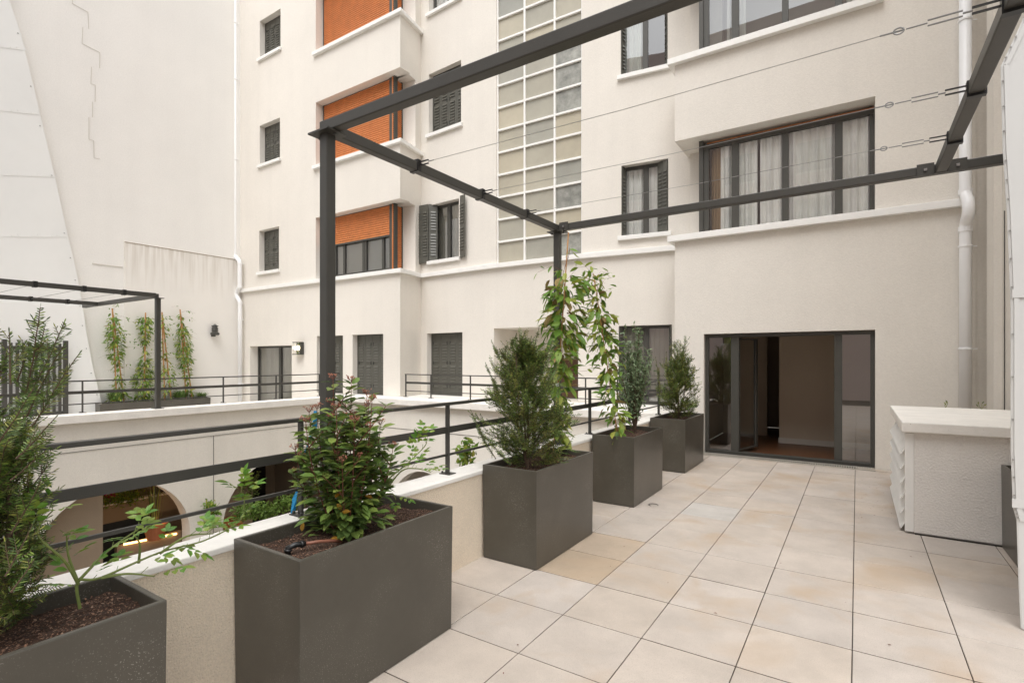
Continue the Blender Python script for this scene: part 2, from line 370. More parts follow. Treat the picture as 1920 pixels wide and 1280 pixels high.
panel(wall, LR, 0, LR.L, -3.2, ZT, oLR)
for a, b in BZ: wall.poly([LR.P(.34, 0, b), LR.P(lr_end, 0, b), LR.P(lr_end, .44, b), LR.P(.34, .44, b)])
panel(wall, M0, 0, M0.L, -3.2, ZT, oM+[oM_g])
panel(wall, ST, 0, ST.L, -3.2, ZT, [[sg0, sg1, ZS1, 13.2, .10, 'LRTB'], pas])
panel(wall, RR, 0, RR.L, -3.2, ZT, oR+[oR_g])
wall.poly([ST.P(pas[0], 1, .69), ST.P(pas[1], 1, .69), ST.P(pas[1], 1, 2.26), ST.P(pas[0], 1, 2.26)])
panel(wall, BR, 0, BR.L, -.3, ZT, [oD]+oB+[ob3])
panel(wall, BL, 0, BL.L, -3.2, ZT, [[0, BL.L, a, b, .1, ''] for a, b in ((ZS1-.02, 5.32), (6.72, 8.45), (9.76, 11.5))])
wall.poly([(1.30, 9.12, -.3), (1.30, 9.9, -.3), (1.30, 9.9, ZT), (1.30, 9.12, ZT)])
for a, b in ((ZS1, 5.32), (6.72, 8.45), (9.78, 11.5)): wall.box(-2.56, -2.0, 9.84, 9.97, a-.3, b+.3)
# solid backing so that the walls have depth and the roof is closed
wall.prism([(-15.8, 8.88), (-9.0, 8.9), (-9.15, 9.77), (-6.94, 9.64), (-4.65, 9.70), (-2.63, 9.97), (-2.63, 9.12), (1.3, 9.12), (1.3, 14.5), (-15.8, 14.5)], ZT, ZT+.2)
wall.build('wall', 'stucco', apt, fix=False)
# string course and sills of the bays
sc = MB(); strip(sc, [FA, FB, FC, FD, FE, (-2.64, 9.975)], -.085, .0-.002, ZS0, ZS1)
sc.build('string_course', 'sill', apt, bevel=.006)
def nm(o): return o
def bayblock(F, s0, s1, z, parent, sx0=.1, sx1=.1):
    mb = MB(); mb.fbox(F, s0-sx0, s1+sx1, -.1, .24, z-.1, z); return mb.build('sill', 'sill', parent, bevel=.005)
def sill(F, o, parent, ext=.06, name='sill'):
    mb = MB(); mb.fbox(F, o[0]-ext, o[1]+ext, -.07, -.002, o[2]-.07, o[2]+.012); mb.fbox(F, o[0]+.002, o[1]-.002, -.001, o[4]-.02, o[2]-.05, o[2]+.012)
    return mb.build(name, 'sill', parent, bevel=.004)
# ------------------------------------------------------------------ shutters and windows
def shutter(F, s0, s1, z0, z1, d, parent, nl=4, th=.022, latches=True):
    mb = MB(); wl_ = (s1-s0)/nl
    for k in range(nl):
        a, b = s0+k*wl_+.003, s0+(k+1)*wl_-.003
        mb.fbox(F, a, b, d, d+th, z0, z1)
        mb.fbox(F, a, a+.010, d-.006, d-.0005, z0, z1)
        m, hw = (a+b)/2+.003, (b-a)*.30
        n = int((z1-z0-.30)/.07)
        for i in range(n):
            z = z0+.17+i*.07
            if abs(i/n-.5) < .02: continue
            P = F.P; e = .02
            mb.hexa([P(m-hw, d-.0008, z), P(m+hw, d-.0008, z), P(m+hw, d-.0006, z+.046), P(m-hw, d-.0006, z+.046),
                     P(m-hw, d-e, z+.002), P(m+hw, d-e, z+.002), P(m+hw, d-.002, z+.047), P(m-hw, d-.002, z+.047)])
    o = mb.build('shutter', 'shutter', parent, fix=True)
    if latches:
        lt = MB()
        for k in range(nl):
            a = s0+(k+.5)*wl_+wl_*.32*(1 if k % 2 else -1)
            for z in (z0+.16, (z0+z1)/2, z1-.26): lt.fbox(F, a-.010, a+.010, d-.010, d-.003, z, z+.08)
        lt.build('latch', 'black', parent)
    return o
def window(F, o, dep, cols, parent=apt, fw=.055, shutters=None, curtain=True, glass='glass', room='room', sillp=True, curt='curtain', mid=None):
    s0, s1, z0, z1 = o[:4]
    mb = MB(); d0, d1 = dep, dep+.06
    mb.fbox(F, s0, s0+fw, d0, d1, z0, z1); mb.fbox(F, s1-fw, s1, d0, d1, z0, z1)
    mb.fbox(F, s0+fw, s1-fw, d0, d1, z1-fw, z1); mb.fbox(F, s0+fw, s1-fw, d0, d1, z0, z0+fw)
    for c in cols: a = s0+(s1-s0)*c; mb.fbox(F, a-.05, a+.05, d0-.004, d1, z0+fw, z1-fw)
    if mid: mb.fbox(F, s0+fw, s1-fw, d0, d1, mid-.03, mid+.03)
    wi = mb.build('window', 'frame', parent, bevel=.003)
    g = MB(); e = [0]+list(cols)+[1]
    for i in range(len(e)-1):
        a = s0+(s1-s0)*e[i]+.03; b = s0+(s1-s0)*e[i+1]-.03
        g.poly([F.P(a, d0+.03, z0+.02), F.P(b, d0+.03, z0+.02), F.P(b, d0+.03, z1-.02), F.P(a, d0+.03, z1-.02)])
    g.build('pane', glass, wi, fix=False)
    if room:
        r = MB(); P = F.P; D = dep+1.6; E0 = dep+.062
        r.poly([P(s0, D, z0), P(s1, D, z0), P(s1, D, z1), P(s0, D, z1)]); r.poly([P(s0, E0, z0), P(s0, D, z0), P(s0, D, z1), P(s0, E0, z1)])
        r.poly([P(s1, E0, z0), P(s1, D, z0), P(s1, D, z1), P(s1, E0, z1)]); r.poly([P(s0, E0, z0), P(s1, E0, z0), P(s1, D, z0), P(s0, D, z0)])
        r.poly([P(s0, E0, z1), P(s1, E0, z1), P(s1, D, z1), P(s0, D, z1)]); r.build('room_interior', room, wi, fix=False)
    if curtain:
        for (a, b, cm) in (curtain if isinstance(curtain, list) else [(0.02, .98, curt)]):
            c = MB(); n = 90; sa = s0+(s1-s0)*a; sb = s0+(s1-s0)*b; pr = None; k0 = len(c.v)
            for i in range(n+1):
                q = sa+(sb-sa)*i/n; dd = dep+.10+.022*math.sin(q*55)+.012*math.sin(q*131+1)
                c.v += [tuple(F.P(q, dd, z0+.01)), tuple(F.P(q, dd, z1-.01))]
                if i: j = k0+2*i; c.f.append((j-2, j, j+1, j-1))
            c.build('curtain', cm, wi, smooth=True, fix=False)
    if sillp: sill(F, o, wi)
    return wi
def closed(F, o, dep, nl=4, parent=apt, sillp=True):
    mb = MB(); s0, s1, z0, z1 = o[:4]
    mb.fbox(F, s0, s0+.02, dep-.005, dep+.05, z0, z1); mb.fbox(F, s1-.02, s1, dep-.005, dep+.05, z0, z1); mb.fbox(F, s0+.02, s1-.02, dep-.005, dep+.05, z1-.02, z1)
    mb.fbox(F, s0+.02, s1-.02, dep+.03, dep+.05, z0, z1-.02)
    wi = mb.build('window', 'frame', parent)
    shutter(F, s0+.022, s1-.022, z0+.015, z1-.022, dep, wi, nl)
    if sillp: sill(F, o, wi)
    return wi
for o in oL_s: closed(L, o, .17, 4)
closed(L, oL_g[1], .16, 4, sillp=False); closed(L, oL_g[2], .16, 4, sillp=False)
window(L, oL_g[0], .24, [.55], curtain=True, glass='glassdark', sillp=False, curt='blind')
closed(M0, oM[1], .14, 4); closed(M0, oM_g, .16, 4, sillp=False)
wA = window(M0, oM[0], .16, [.5], curtain=True, curt='blind', glass='glassdark')
wB = window(M0, oM[2], .16, [.5], curtain=True)
wC = window(RR, oR[0], .14, [.5]); wD = window(RR, oR[1], .14, [.5], glass='glassdark', curtain=[(.02, .45, 'curtain')])
wE = window(RR, oR_g, .14, [.5], sillp=False, curt='blind', glass='glassdark')
# folded shutters beside the windows
def folded(F, o, wi, side, turn):
    s = o[0] if side < 0 else o[1]
    a = F.P(s, -.02 if turn else .10, 0); b = F.P(s+side*(.34 if turn else .02), -.05 if turn else -.12, 0)
    f2 = Fr((a.x, a.y), (b.x, b.y)) if side > 0 else Fr((b.x, b.y), (a.x, a.y))
    shutter(f2, 0, f2.L, o[2]+.02, o[3]-.02, -.02, wi, 2, latches=False)
# lower M window: two leaves folded out, flat against the wall left, half open right
def leafpair(F, sa, da, sb, db, o, wi, nl=2):
    a = F.P(sa, da, 0); b = F.P(sb, db, 0); f2 = Fr((a.x, a.y), (b.x, b.y))
    shutter(f2, 0, f2.L, o[2]-.02, o[3]+.02, 0, wi, nl, latches=False)
o = oM[0]
leafpair(M0, o[0]-.42, -.10, o[0]-.01, -.06, o, wA, 2); leafpair(M0, o[0]+.0, -.05, o[0]+.16, .10, o, wA, 1)
leafpair(M0, o[1]-.02, .08, o[1]+.10, -.06, o, wA, 1); leafpair(M0, o[1]+.10, -.07, o[1]+.27, -.10, o, wA, 1)
for o, wi in ((oR[0], wC), (oR[1], wD), (oR_g, wE)):
    q = 1
    f = MB()
    leafpair(RR, o[0]+.01, .0, o[0]+.06, .13, o[:2]+[o[2]+.03, o[3]-.03], wi, 1)
    leafpair(RR, o[1]-(.22 if o is oR[0] else .07), .12, o[1]-.015, .0, o[:2]+[o[2]+.03, o[3]-.03], wi, 2 if o is oR[0] else 1)
# stair glazing
gb = MB()
cols = [ST.S(x) for x in (931, 981.8, 1038.3, 1090.5)]
for i, c in enumerate(cols): gb.fbox(ST, c-.022, c+.022, .03, .09, ZS1, 13.2)
zr = [6.19+.5*k for k in range(-5, 15)]
for z in zr:
    if ZS1+.1 < z < 13.2:
        for i in range(3): gb.fbox(ST, cols[i]+.022, cols[i+1]-.022, .025, .085, z-.022, z+.022)
stw = gb.build('stair_window', 'sill', apt, bevel=.004)
ga, gd = MB(), MB(); zz = [ZS1]+[z for z in zr if ZS1+.1 < z < 13.2]+[13.2]
for i in range(3):
    for j in range(len(zz)-1):
        dark = i == 2 and random.random() < .5
        t = random.uniform(-.004, .004)
        (gd if dark else ga).poly([ST.P(cols[i]+.02, .07+t, zz[j]+.02), ST.P(cols[i+1]-.02, .07, zz[j]+.02), ST.P(cols[i+1]-.02, .07-t, zz[j+1]-.02), ST.P(cols[i]+.02, .07, zz[j+1]-.02)])
ga.build('pane', 'stair', stw, fix=False); gd.build('pane', 'stairdark', stw, fix=False)
# passage with a wooden door
pd = MB(); a = ST.S(1049, .98); b = ST.S(1100, .98); zt = 1.35
pts = [ST.P(a, .97, .69)]+[ST.P(a+(b-a)*(1-math.cos(math.pi*t/12))/2, .97, zt+.22*math.sin(math.pi*t/12)) for t in range(13)]+[ST.P(b, .97, .69)]
i0 = len(pd.v); pd.v += [tuple(p) for p in pts]+[tuple(p+ST.n*-.06) for p in pts]; n = len(pts)
pd.f.append(tuple(range(n))); pd.f.append(tuple(range(2*n-1, n-1, -1)))
for k in range(n): j = (k+1) % n; pd.f.append((k, j, n+j, n+k))
pd.build('door', 'darkdoor', apt)
# bay windows on the left: orange roller shutters and a corner post
def roller(F, s0, s1, z0, z1, d, parent):
    mb = MB(); n = int((z1-z0)/.052); h = (z1-z0)/n
    for k in range(n):
        z = z0+k*h; P = F.P
        mb.hexa([P(s0, d+.012, z), P(s1, d+.012, z), P(s1, d+.03, z), P(s0, d+.03, z), P(s0, d+.012, z+h*.98), P(s1, d+.012, z+h*.98), P(s1, d+.03, z+h*.98), P(s0, d+.03, z+h*.98)])
        mb.hexa([P(s0, d-.008, z+h*.12), P(s1, d-.008, z+h*.12), P(s1, d+.0115, z+.001), P(s0, d+.0115, z+.001), P(s0, d+.004, z+h*.8), P(s1, d+.004, z+h*.8), P(s1, d+.0115, z+h*.9), P(s0, d+.0115, z+h*.9)])
    return mb.build('roller_shutter', 'orange', parent)
for k, (z0, z1) in enumerate(BZ):
    mb = MB(); D = .22; s0 = sBL+.01; s1 = L.L-.38
    mb.fbox(L, s0, s0+.05, D, D+.08, z0, z1); 
    mb.fbox(L, s1-.20, s1-.09, D-.01, D+.1, z0, z1); mb.fbox(L, s1-.075, s1-.002, D-.03, D+.08, z0, z1)
    mb.fbox(LR, lr_end-.045, lr_end-.002, .37, .45, z0, z1)
    mb.fbox(L, s0+.05, s1-.2, D+.02, D+.08, z0, z0+.06); mb.fbox(L, s0+.05, s1-.2, D+.02, D+.08, z1-.05, z1-.002)
    wi = mb.build('window', 'frame', apt, bevel=.004)
    if k == 0:
        zb = 4.62; roller(L, s0+.05, s1-.2, zb, z1-.02, D, wi)
        mb = MB(); mb.fbox(L, s0+.05, s1-.2, D-.012, D+.03, zb-.04, zb)
        for q in (.17, .30, .57, .60, .83): a = s0+(s1-s0)*q; mb.fbox(L, a-.035, a+.035, D+.03, D+.09, z0+.06, zb+.1)
        mb.fbox(L, s0+.05, s1-.2, D+.03, D+.088, z0+.06, z0+.12); mb.build('casement', 'frame', wi)
        g = MB(); g.poly([L.P(s0, D+.06, z0), L.P(s1-.1, D+.06, z0), L.P(s1-.1, D+.06, zb), L.P(s0, D+.06, zb)]); g.build('pane', 'glassdark', wi, fix=False)
        g = MB(); g.fbox(L, s0, s1-.1, D+.2, D+.22, z0, zb+.1); g.build('blind', 'blind', wi)
    else: roller(L, s0+.05, s1-.2, z0+.015, z1-.02, D, wi)
    roller(LR, .24, lr_end-.048, z0+.015, z1-.02, .38, wi)
    bk = MB(); bk.fbox(L, s0, L.L-.47, .345, .36, z0, z1); bk.build('backing', 'room', wi)
    if k:
        sm = MB(); e = L.P(sBL-.06, 0, 0); strip(sm, [(e.x, e.y), FB, (FC[0]+.003, FC[1]-.004)], -.085, .33, z0-.09, z0); sm.build('sill', 'sill', wi, bevel=.005)
    else:
        sm = MB(); e = L.P(sBL-.02, 0, 0); g_ = LR.P(lr_end, 0, 0); strip(sm, [(e.x, e.y), FB, (g_.x, g_.y)], .0, .33, z0-.05, z0+.004); sm.build('sill', 'sill', wi)
# right bay windows
cf = [(BR.S(x, .25)) for x in (1313.5, 1641)]
bw0 = cf[0]
for k, (z0, z1) in enumerate([(ZS1-.02, 5.32), (6.72, 8.45), (9.76, 11.5)]):
    D = .25
    colpx = [(1313.5, 1329), (1371.5, 1385), (1466, 1478), (1565, 1580), (1630, 1641)]
    mb = MB()
    zt = z1-.10
    for a, b in colpx: mb.fbox(BR, BR.S(a, D), min(BR.S(b, D), sBRr-.003), D, D+.07, z0+.06, zt-.05)
    a0, a1 = BR.S(1313.5, D), sBRr-.003
    mb.fbox(BR, a0, a1, D-.004, D+.07, zt-.05, zt+.03); mb.fbox(BR, a0, a1, D-.004, D+.07, z0+.0, z0+.06)
    mb.fbox(BR, a0-.02, a0+.05, D-.03, D+.12, z0, z1-.002)
    wi = mb.build('window', 'frame', apt, bevel=.004)
    g = MB()
    for i in range(4):
        a = BR.S(colpx[i][1], D)-.01; b = BR.S(colpx[i+1][0], D)+.01
        g.poly([BR.P(a, D+.03, z0+.05), BR.P(b, D+.03, z0+.05), BR.P(b, D+.03, zt-.04), BR.P(a, D+.03, zt-.04)])
    g.build('pane', 'glassdark' if k else 'glass', wi, fix=False)
    mb = MB(); mb.fbox(BR, a0+.1, a1, D+.03, D+.06, zt+.031, zt+.062); mb.build('roller_shutter', 'orange', wi)
    r = MB(); P = BR.P; E = D+.075; DD = .94
    r.fbox(BR, a0+.02, a1, DD-.03, DD-.01, z0, z1-.004); r.fbox(BR, a0+.02, a0+.04, E, DD-.031, z0, z1-.004); r.fbox(BR, a1-.02, a1, E, DD-.031, z0, z1-.004)
    r.build('room_interior', 'room', wi)
    L0 = a1-a0
    for (fa, fb, cm, dd) in ((.06, .13, 'tancurtain', .13), (.125, .36, 'curtain', .10), (.375, .995, 'curtain', .10)) if k == 0 else ((.16, .28, 'curtain', .2), (.86, .99, 'curtain', .2)):
        c = MB(); n = 140
        for i in range(n+1):
            q = a0+L0*(fa+(fb-fa)*i/n); de = D+dd+.03*math.sin(q*38)+.016*math.sin(q*97+1)
            c.v += [tuple(P(q, de, z0+.02)), tuple(P(q, de, zt-.03))]
            if i: j = 2*i; c.f.append((j-2, j, j+1, j-1))
        c.build('curtain', cm, wi, smooth=True, fix=False)
    s_end = (BR.S(1825)-.0, .10) if k == 0 else (BR.S(1657), .1)
    mb = MB()
    mb.fbox(BR, -.10, s_end[0], -.10, -.003, z0-.10, z0+.002); mb.fbox(BR, .003, sBRr-.003, -.002, .9, z0-.08, z0-.0008)
    mb.fbox(BR, -.10, -.002, -.002, .82, z0-.10, z0+.002)
    mb.build('sill', 'sill', wi, bevel=.005)
# terrace door
s0, s1, z0, z1 = oD[:4]; D = .09
mb = MB(); zt = z1-.01; zb = .0
q = lambda x, d=D: BR.S(x, d)
mb.fbox(BR, s0+.003, s0+.055, D, D+.08, zb, zt); mb.fbox(BR, s1-.055, s1-.003, D, D+.08, zb, zt); mb.fbox(BR, s0+.055, s1-.055, D, D+.08, zt-.05, zt); mb.fbox(BR, s0+.055, s1-.055, D, D+.10, zb, zb+.055)
mb.fbox(BR, q(1370), q(1385), D+.01, D+.07, zb+.055, zt-.05); mb.fbox(BR, q(1564), q(1579), D+.01, D+.07, zb+.055, zt-.05)
dr = mb.build('door', 'frame', apt, bevel=.004)
for a, b in ((s0+.05, q(1370)), (q(1579), s1-.05)): mb = MB(); mb.poly([BR.P(a, D+.04, .05), BR.P(b, D+.04, .05), BR.P(b, D+.04, zt-.04), BR.P(a, D+.04, zt-.04)]); mb.build('pane', 'glassdark', dr, fix=False)
# half open leaf turned into the room
a = BR.P(q(1385), D+.07, 0); b = BR.P(BR.S(1421, D+.70), D+.70, 0); f2 = Fr((a.x, a.y), (b.x, b.y))
mb = MB(); mb.fbox(f2, 0, .03, 0, .04, .06, zt-.06); mb.fbox(f2, f2.L-.07, f2.L, 0, .04, .06, zt-.06); mb.fbox(f2, .03, f2.L-.07, 0, .04, .06, .09); mb.fbox(f2, .03, f2.L-.07, 0, .04, zt-.09, zt-.06)
lf = mb.build('door_leaf', 'frame', dr, bevel=.003)
mb = MB(); mb.poly([f2.P(.02, .02, .08), f2.P(f2.L-.05, .02, .08), f2.P(f2.L-.05, .02, zt-.08), f2.P(.02, .02, zt-.08)]); mb.build('pane', 'glassdark', dr, fix=False)
# room behind the door
mb = MB(); mb.box(-2.4, 1.2, 9.30, 13.4, -.06, -.004); mb.build('room_floor', 'wood', apt)
mb = MB(); mb.box(-2.5, 1.3, 13.4, 13.5, 0, 2.6); mb.box(-2.5, -2.4, 9.3, 13.4, 0, 2.6); mb.box(1.2, 1.28, 9.3, 13.4, 0, 2.6); mb.box(-2.4, 1.2, 9.3, 13.4, 2.6, 2.7)
p = atY(1461, 800, 11.0); mb.box(p.x, 1.2, 11.0, 11.12, 0, 2.6); mb.box(-2.4, -1.55, 11.9, 12.0, 0, 2.6)
mb.build('room_wall', 'palewall', apt)
mb = MB(); mb.box(p.x-.012, 1.2, 10.985, 10.998, 0, .1); mb.build('skirting', 'blind', apt)
# ------------------------------------------------------------------ drain grate
gr = MB(); x0, x1 = BR.P(oD[0], 0, 0).x, BR.P(oD[1], 0, 0).x; n = int((x1-x0)/.03)
for k in range(n): gr.box(x0+k*.03, x0+k*.03+.014, 8.92, 9.10, .000, .016)
gr.box(x0, x1, 8.905, 8.918, 0, .017); gr.box(x0, x1, 9.102, 9.112, 0, .017)
g = thing('drain_grate', 'long slotted metal drain grate in front of the terrace door', 'drain grate', (x0, 9, 0)); gr.build('bars', 'grate', g)
t_ = MB(); t_.box(x0, x1, 8.918, 9.102, -.04, -.03); t_.build('channel', 'joint', g)
# ------------------------------------------------------------------ terrace floor
def tiles():
    v, f, colr = [], [], []; TX, TY, X0, Y0 = .4955, .507, -.022, 3.371; G = .0022; GY = .0042
    special = {(-4, 0): (.90, .81, .68), (-4, 1): (.95, .87, .76), (-3, 4): (1.03, 1.10, 1.16), (-2, 4): (1.02, 1.05, 1.08)}
    for i in range(-6, 6):
        for j in range(-12, 12):
            x0, x1 = X0+i*TX+G, X0+(i+1)*TX-G; y0, y1 = Y0+j*TY+GY, Y0+(j+1)*TY-GY
            if i == -6: x0 = max(x0, -2.56)
            if y0 > 9.0: continue
            y1 = min(y1, 9.105 if i >= 0 else 8.9)
            k = len(v); t = random.uniform(-.0015, .0015); u = random.uniform(-.001, .001)
            b = .003
            v += [(x0, y0, -.03), (x1, y0, -.03), (x1, y1, -.03), (x0, y1, -.03), (x0, y0, t-b), (x1, y0, t-b), (x1, y1, u-b), (x0, y1, u-b),
                  (x0+b, y0+b, t), (x1-b, y0+b, t), (x1-b, y1-b, u), (x0+b, y1-b, u)]
            ff = [(0, 1, 5, 4), (1, 2, 6, 5), (2, 3, 7, 6), (3, 0, 4, 7), (4, 5, 9, 8), (5, 6, 10, 9), (6, 7, 11, 10), (7, 4, 8, 11), (8, 9, 10, 11)]
            f += [tuple(k+q for q in a) for a in ff]
            g = random.uniform(.955, 1.04); wv = random.uniform(-.012, .02)
            jr = 7-1-j  # rows counted toward the door
            c = (g*(1+wv), g, g*(1-wv*1.5))
            c = special.get((i, j-3 if False else j), c)
            colr += [c]*9
    me = bpy.data.meshes.new('terrace_floor'); me.from_pydata(v, [], f); me.update()
    a = me.attributes.new('tilecol', 'FLOAT_COLOR', 'FACE')
    for i, c in enumerate(colr): a.data[i].color = (*c, 1)
    me.materials.append(M['tile']); me.materials.append(M['tilejoint'])
    for i, p in enumerate(me.polygons): p.material_index = 1 if i % 9 < 4 else 0
    o = bpy.data.objects.new('terrace_floor', me); scn.collection.objects.link(o)
    tag(o, 'pale beige square terrace paving slabs with open joints and rusty stains', 'paving', kind='structure')
tiles()
b_ = MB(); b_.box(-2.69, 3.2, -6, 9.3, -.4, -.032); tag(b_.build('terrace_base', 'joint'), 'dark bed below the terrace paving', 'terrace base', kind='structure')
# ------------------------------------------------------------------ near parapet, railing
pw = thing('parapet_wall', 'rough cream parapet wall with a pale coping behind the row of large planters', 'wall', (-2.6, 3, 0))
mb = MB(); mb.box(-2.70, -2.485, -6, 9.10, -3.2, .655); mb.build('wall', 'rough_render', pw)
mb = MB(); mb.box(-2.71, -2.475, -6, 9.11, .656, .688); mb.build('coping', 'coping', pw, bevel=.006)
def railing(label, grp, p0, dirv, posts, ext, zb, zt, loc, band=(.335, .05), low=.145, th=.014, foot=True):
    t = thing('railing', label, 'railing', loc, grp); dirv = Vector(dirv).normalized(); p0 = Vector(p0)
    H = zt-zb
    for s in posts:
        a = p0+dirv*s; mb = MB(); mb.bar((a.x, a.y, zb+.006), (a.x, a.y, zt-.004), .035, .016, dirv)
        po = mb.build('post', 'metal', t, bevel=.002)
        if foot:
            mb = MB(); mb.box(a.x-.05, a.x+.05, a.y-.04, a.y+.04, zb, zb+.006)
            for q in (-.035, .035): mb.lathe((a.x+q, a.y-.02, zb+.006), [(.008, 0), (.008, .012), (.003, .016)], 8)
            mb.build('base_plate', 'metal', po)
    a = p0+dirv*ext[0]; b = p0+dirv*ext[1]
    for nme, z, h, wd in (('top_rail', zt, .022, .045), ('middle_rail', zb+band[0], band[1], .012), ('lower_rail', zb+low, .018, .014)):
        mb = MB(); mb.bar((a.x, a.y, z), (b.x, b.y, z), wd, h); mb.build(nme, 'metal', t, bevel=.003)
    return t
railing('dark metal railing on the parapet coping right behind the big planters', 'terrace railings', (-2.62, 0, 0), (0, 1, 0), [-.74, .54, 1.82, 3.09, 4.37, 5.65, 6.93, 8.21], (-2, 9.1), .688, 1.222, (-2.62, 3, .688))
# ------------------------------------------------------------------ ledge along the facade and far terrace
ledge = thing('ledge_wall', 'white rendered courtyard wall with arches and a flat white ledge running below the facade windows', 'wall', (-6, 8.4, -3))
def arch_panel(mb, F, s0, s1, z0, z1, arches, thick, seg=24):
    # arches: (centre s, radius, spring z); opening runs down to z0
    cuts = sorted(arches); x = s0
    for (c, r, zs) in cuts:
        if c-r > x: mb.fbox(F, x, c-r, 0, thick, z0, z1)
        for k in range(seg):
            a0 = math.pi*(1-k/seg); a1 = math.pi*(1-(k+1)/seg)
            xa, xb = c+r*math.cos(a0), c+r*math.cos(a1); za, zb = zs+r*math.sin(a0), zs+r*math.sin(a1); P = F.P
            mb.hexa([P(xa, 0, za), P(xb, 0, zb), P(xb, thick, zb), P(xa, thick, za), P(xa, 0, z1), P(xb, 0, z1), P(xb, thick, z1), P(xa, thick, z1)])
        x = c+r
    if s1 > x: mb.fbox(F, x, s1, 0, thick, z0, z1)
LW = Fr((-10.30, 8.42), (-2.72, 8.42))
mb = MB(); arch_panel(mb, LW, 0, LW.L, -3.2, .56, [(LW.S(793), .95, LW.Z(793, 884)-.95)], .22); mb.build('wall', 'stucco_low', ledge)
mb = MB(); mb.prism([(-10.6, 8.30), (-2.712, 8.30), (-2.712, 9.10), (-2.66, 9.12), (-2.66, 9.95), (-4.65, 9.68), (-6.94, 9.62), (-9.13, 9.75), (-8.99, 8.885), (-10.6, 8.87)], .56, .688)
mb.build('coping', 'coping', ledge, bevel=.006)
mb = MB(); mb.box(-10.2, -2.72, 8.412, 8.419, .02, .026); mb.box(-6.003, -5.997, 8.412, 8.419, -3, .02); mb.build('render_joint', 'joint', ledge)
railing('long slim dark railing standing on the white ledge below the facade windows', 'terrace railings', (0, 8.93, 0), (1, 0, 0), [atY(x, 750, 8.93).x for x in (761, 808, 882, 958, 1040, 1098, 1158)], (atY(760, 750, 8.93).x, -2.64), .688, 1.215, (-6, 8.93, .688))
far = thing('courtyard_wall', 'tall white courtyard wall with wide arches carrying the far terrace', 'wall', (-10.4, 5, -3))
FW = Fr((-10.33, 8.42), (-10.33, -4)); 
def SY(y): return 8.42-y
FW = Fr((-10.33, -4), (-10.33, 8.42))
mb = MB(); arch_panel(mb, FW, 0, FW.L, -3.2, .56, [(3.74+4, 1.12, -1.62), (6.68+4, 1.22, -1.75), (.75+4, 1.12, -1.62)], .30); mb.build('wall', 'stucco_low', far)
mb = MB(); mb.box(-10.61, -10.21, -4, 8.86, .561, .689); mb.build('coping', 'coping', far, bevel=.006)
mb = MB(); mb.box(-10.325, -10.319, -4, 8.4, .10, .106); mb.box(-10.325, -10.319, 5.28, 5.286, -3, .10); mb.build('render_joint', 'joint', far)
ft = MB(); ft.box(-15.8, -10.62, -4, 8.87, .0, .2); tag(ft.build('far_terrace_floor', 'grey_render'), 'pale floor of the far terrace', 'terrace floor', kind='structure')
railing('far railing along the edge of the opposite terrace in front of the climbers', 'terrace railings', (-10.5, 0, 0), (-.035, 1, 0), [-.2, 1.0, 2.18, 3.335, 4.50, 5.67, 6.85, 8.0], (-2, 8.6), .689, 1.21, (-10.5, 4, .689))
cg = MB(); cg.box(-16, -2.6, -6, 10, -3.4, -3.2); tag(cg.build('courtyard_ground', 'ground'), 'paved courtyard ground two storeys down', 'ground', kind='structure')
gd_ = MB(); gd_.box(-300, 300, -300, 300, -3.6, -3.45); tag(gd_.build('ground', 'ground'), 'ground round the buildings', 'ground', kind='structure')
# arcade behind the arches
arc = thing('arcade', 'shadowy brown arcade with a diagonal planter wall behind the courtyard arches', 'arcade', (-12, 5, -3.2))
mb = MB(); mb.box(-13.6, -13.4, -3, 8.8, -3.2, .0); mb.box(-13.4, -10.64, 8.5, 8.7, -3.2, 0); mb.build('back_wall', 'brown', arc)
for a in ((-11.5, -10.64, -.2, 3.62), (-12.4, -11.5, 5.9, 6.75)): mb = MB(); mb.box(*a, -3.19, -.02); mb.build('pier', 'brown', arc)
for a in ((-13.38, -13.34, 7.0, 8.2, -3.19, -.6), (-13.39, -13.36, 3.5, 5.5, -3.19, -1.9)): mb = MB(); mb.box(*a); mb.build('opening', 'black', arc)
pb = MB(); pb.box(-12.9, -12.78, 3.2, 5.85, -1.78, -1.42); pb.build('parapet', 'brown', arc); pb = MB(); pb.box(-12.95, -12.76, 3.2, 5.85, -1.419, -1.39); pb.build('parapet_coping', 'coping', arc)
mb = MB(); a = atX(232, 1020, -11.3); b = atX(331, 1000, -11.3); mb.tube([a, b], .018, 6); led = thing('light_strip', 'glowing warm orange light strip low inside the left courtyard arch', 'light', tuple(a)); mb.build('tube', 'led', led)
mb = MB(); mb.box(-11.42, -11.32, a.y-.1, b.y+.1, a.z-.25, a.z-.02); mb.build('housing', 'brown', led)
ll = bpy.data.lights.new('led_glow', 'POINT'); ll.energy = 10; ll.color = (1, .55, .2); ll.shadow_soft_size = .3
lo = bpy.data.objects.new('led_glow', ll); scn.collection.objects.link(lo); lo.location = (-11.2, (a.y+b.y)/2, a.z+.3)
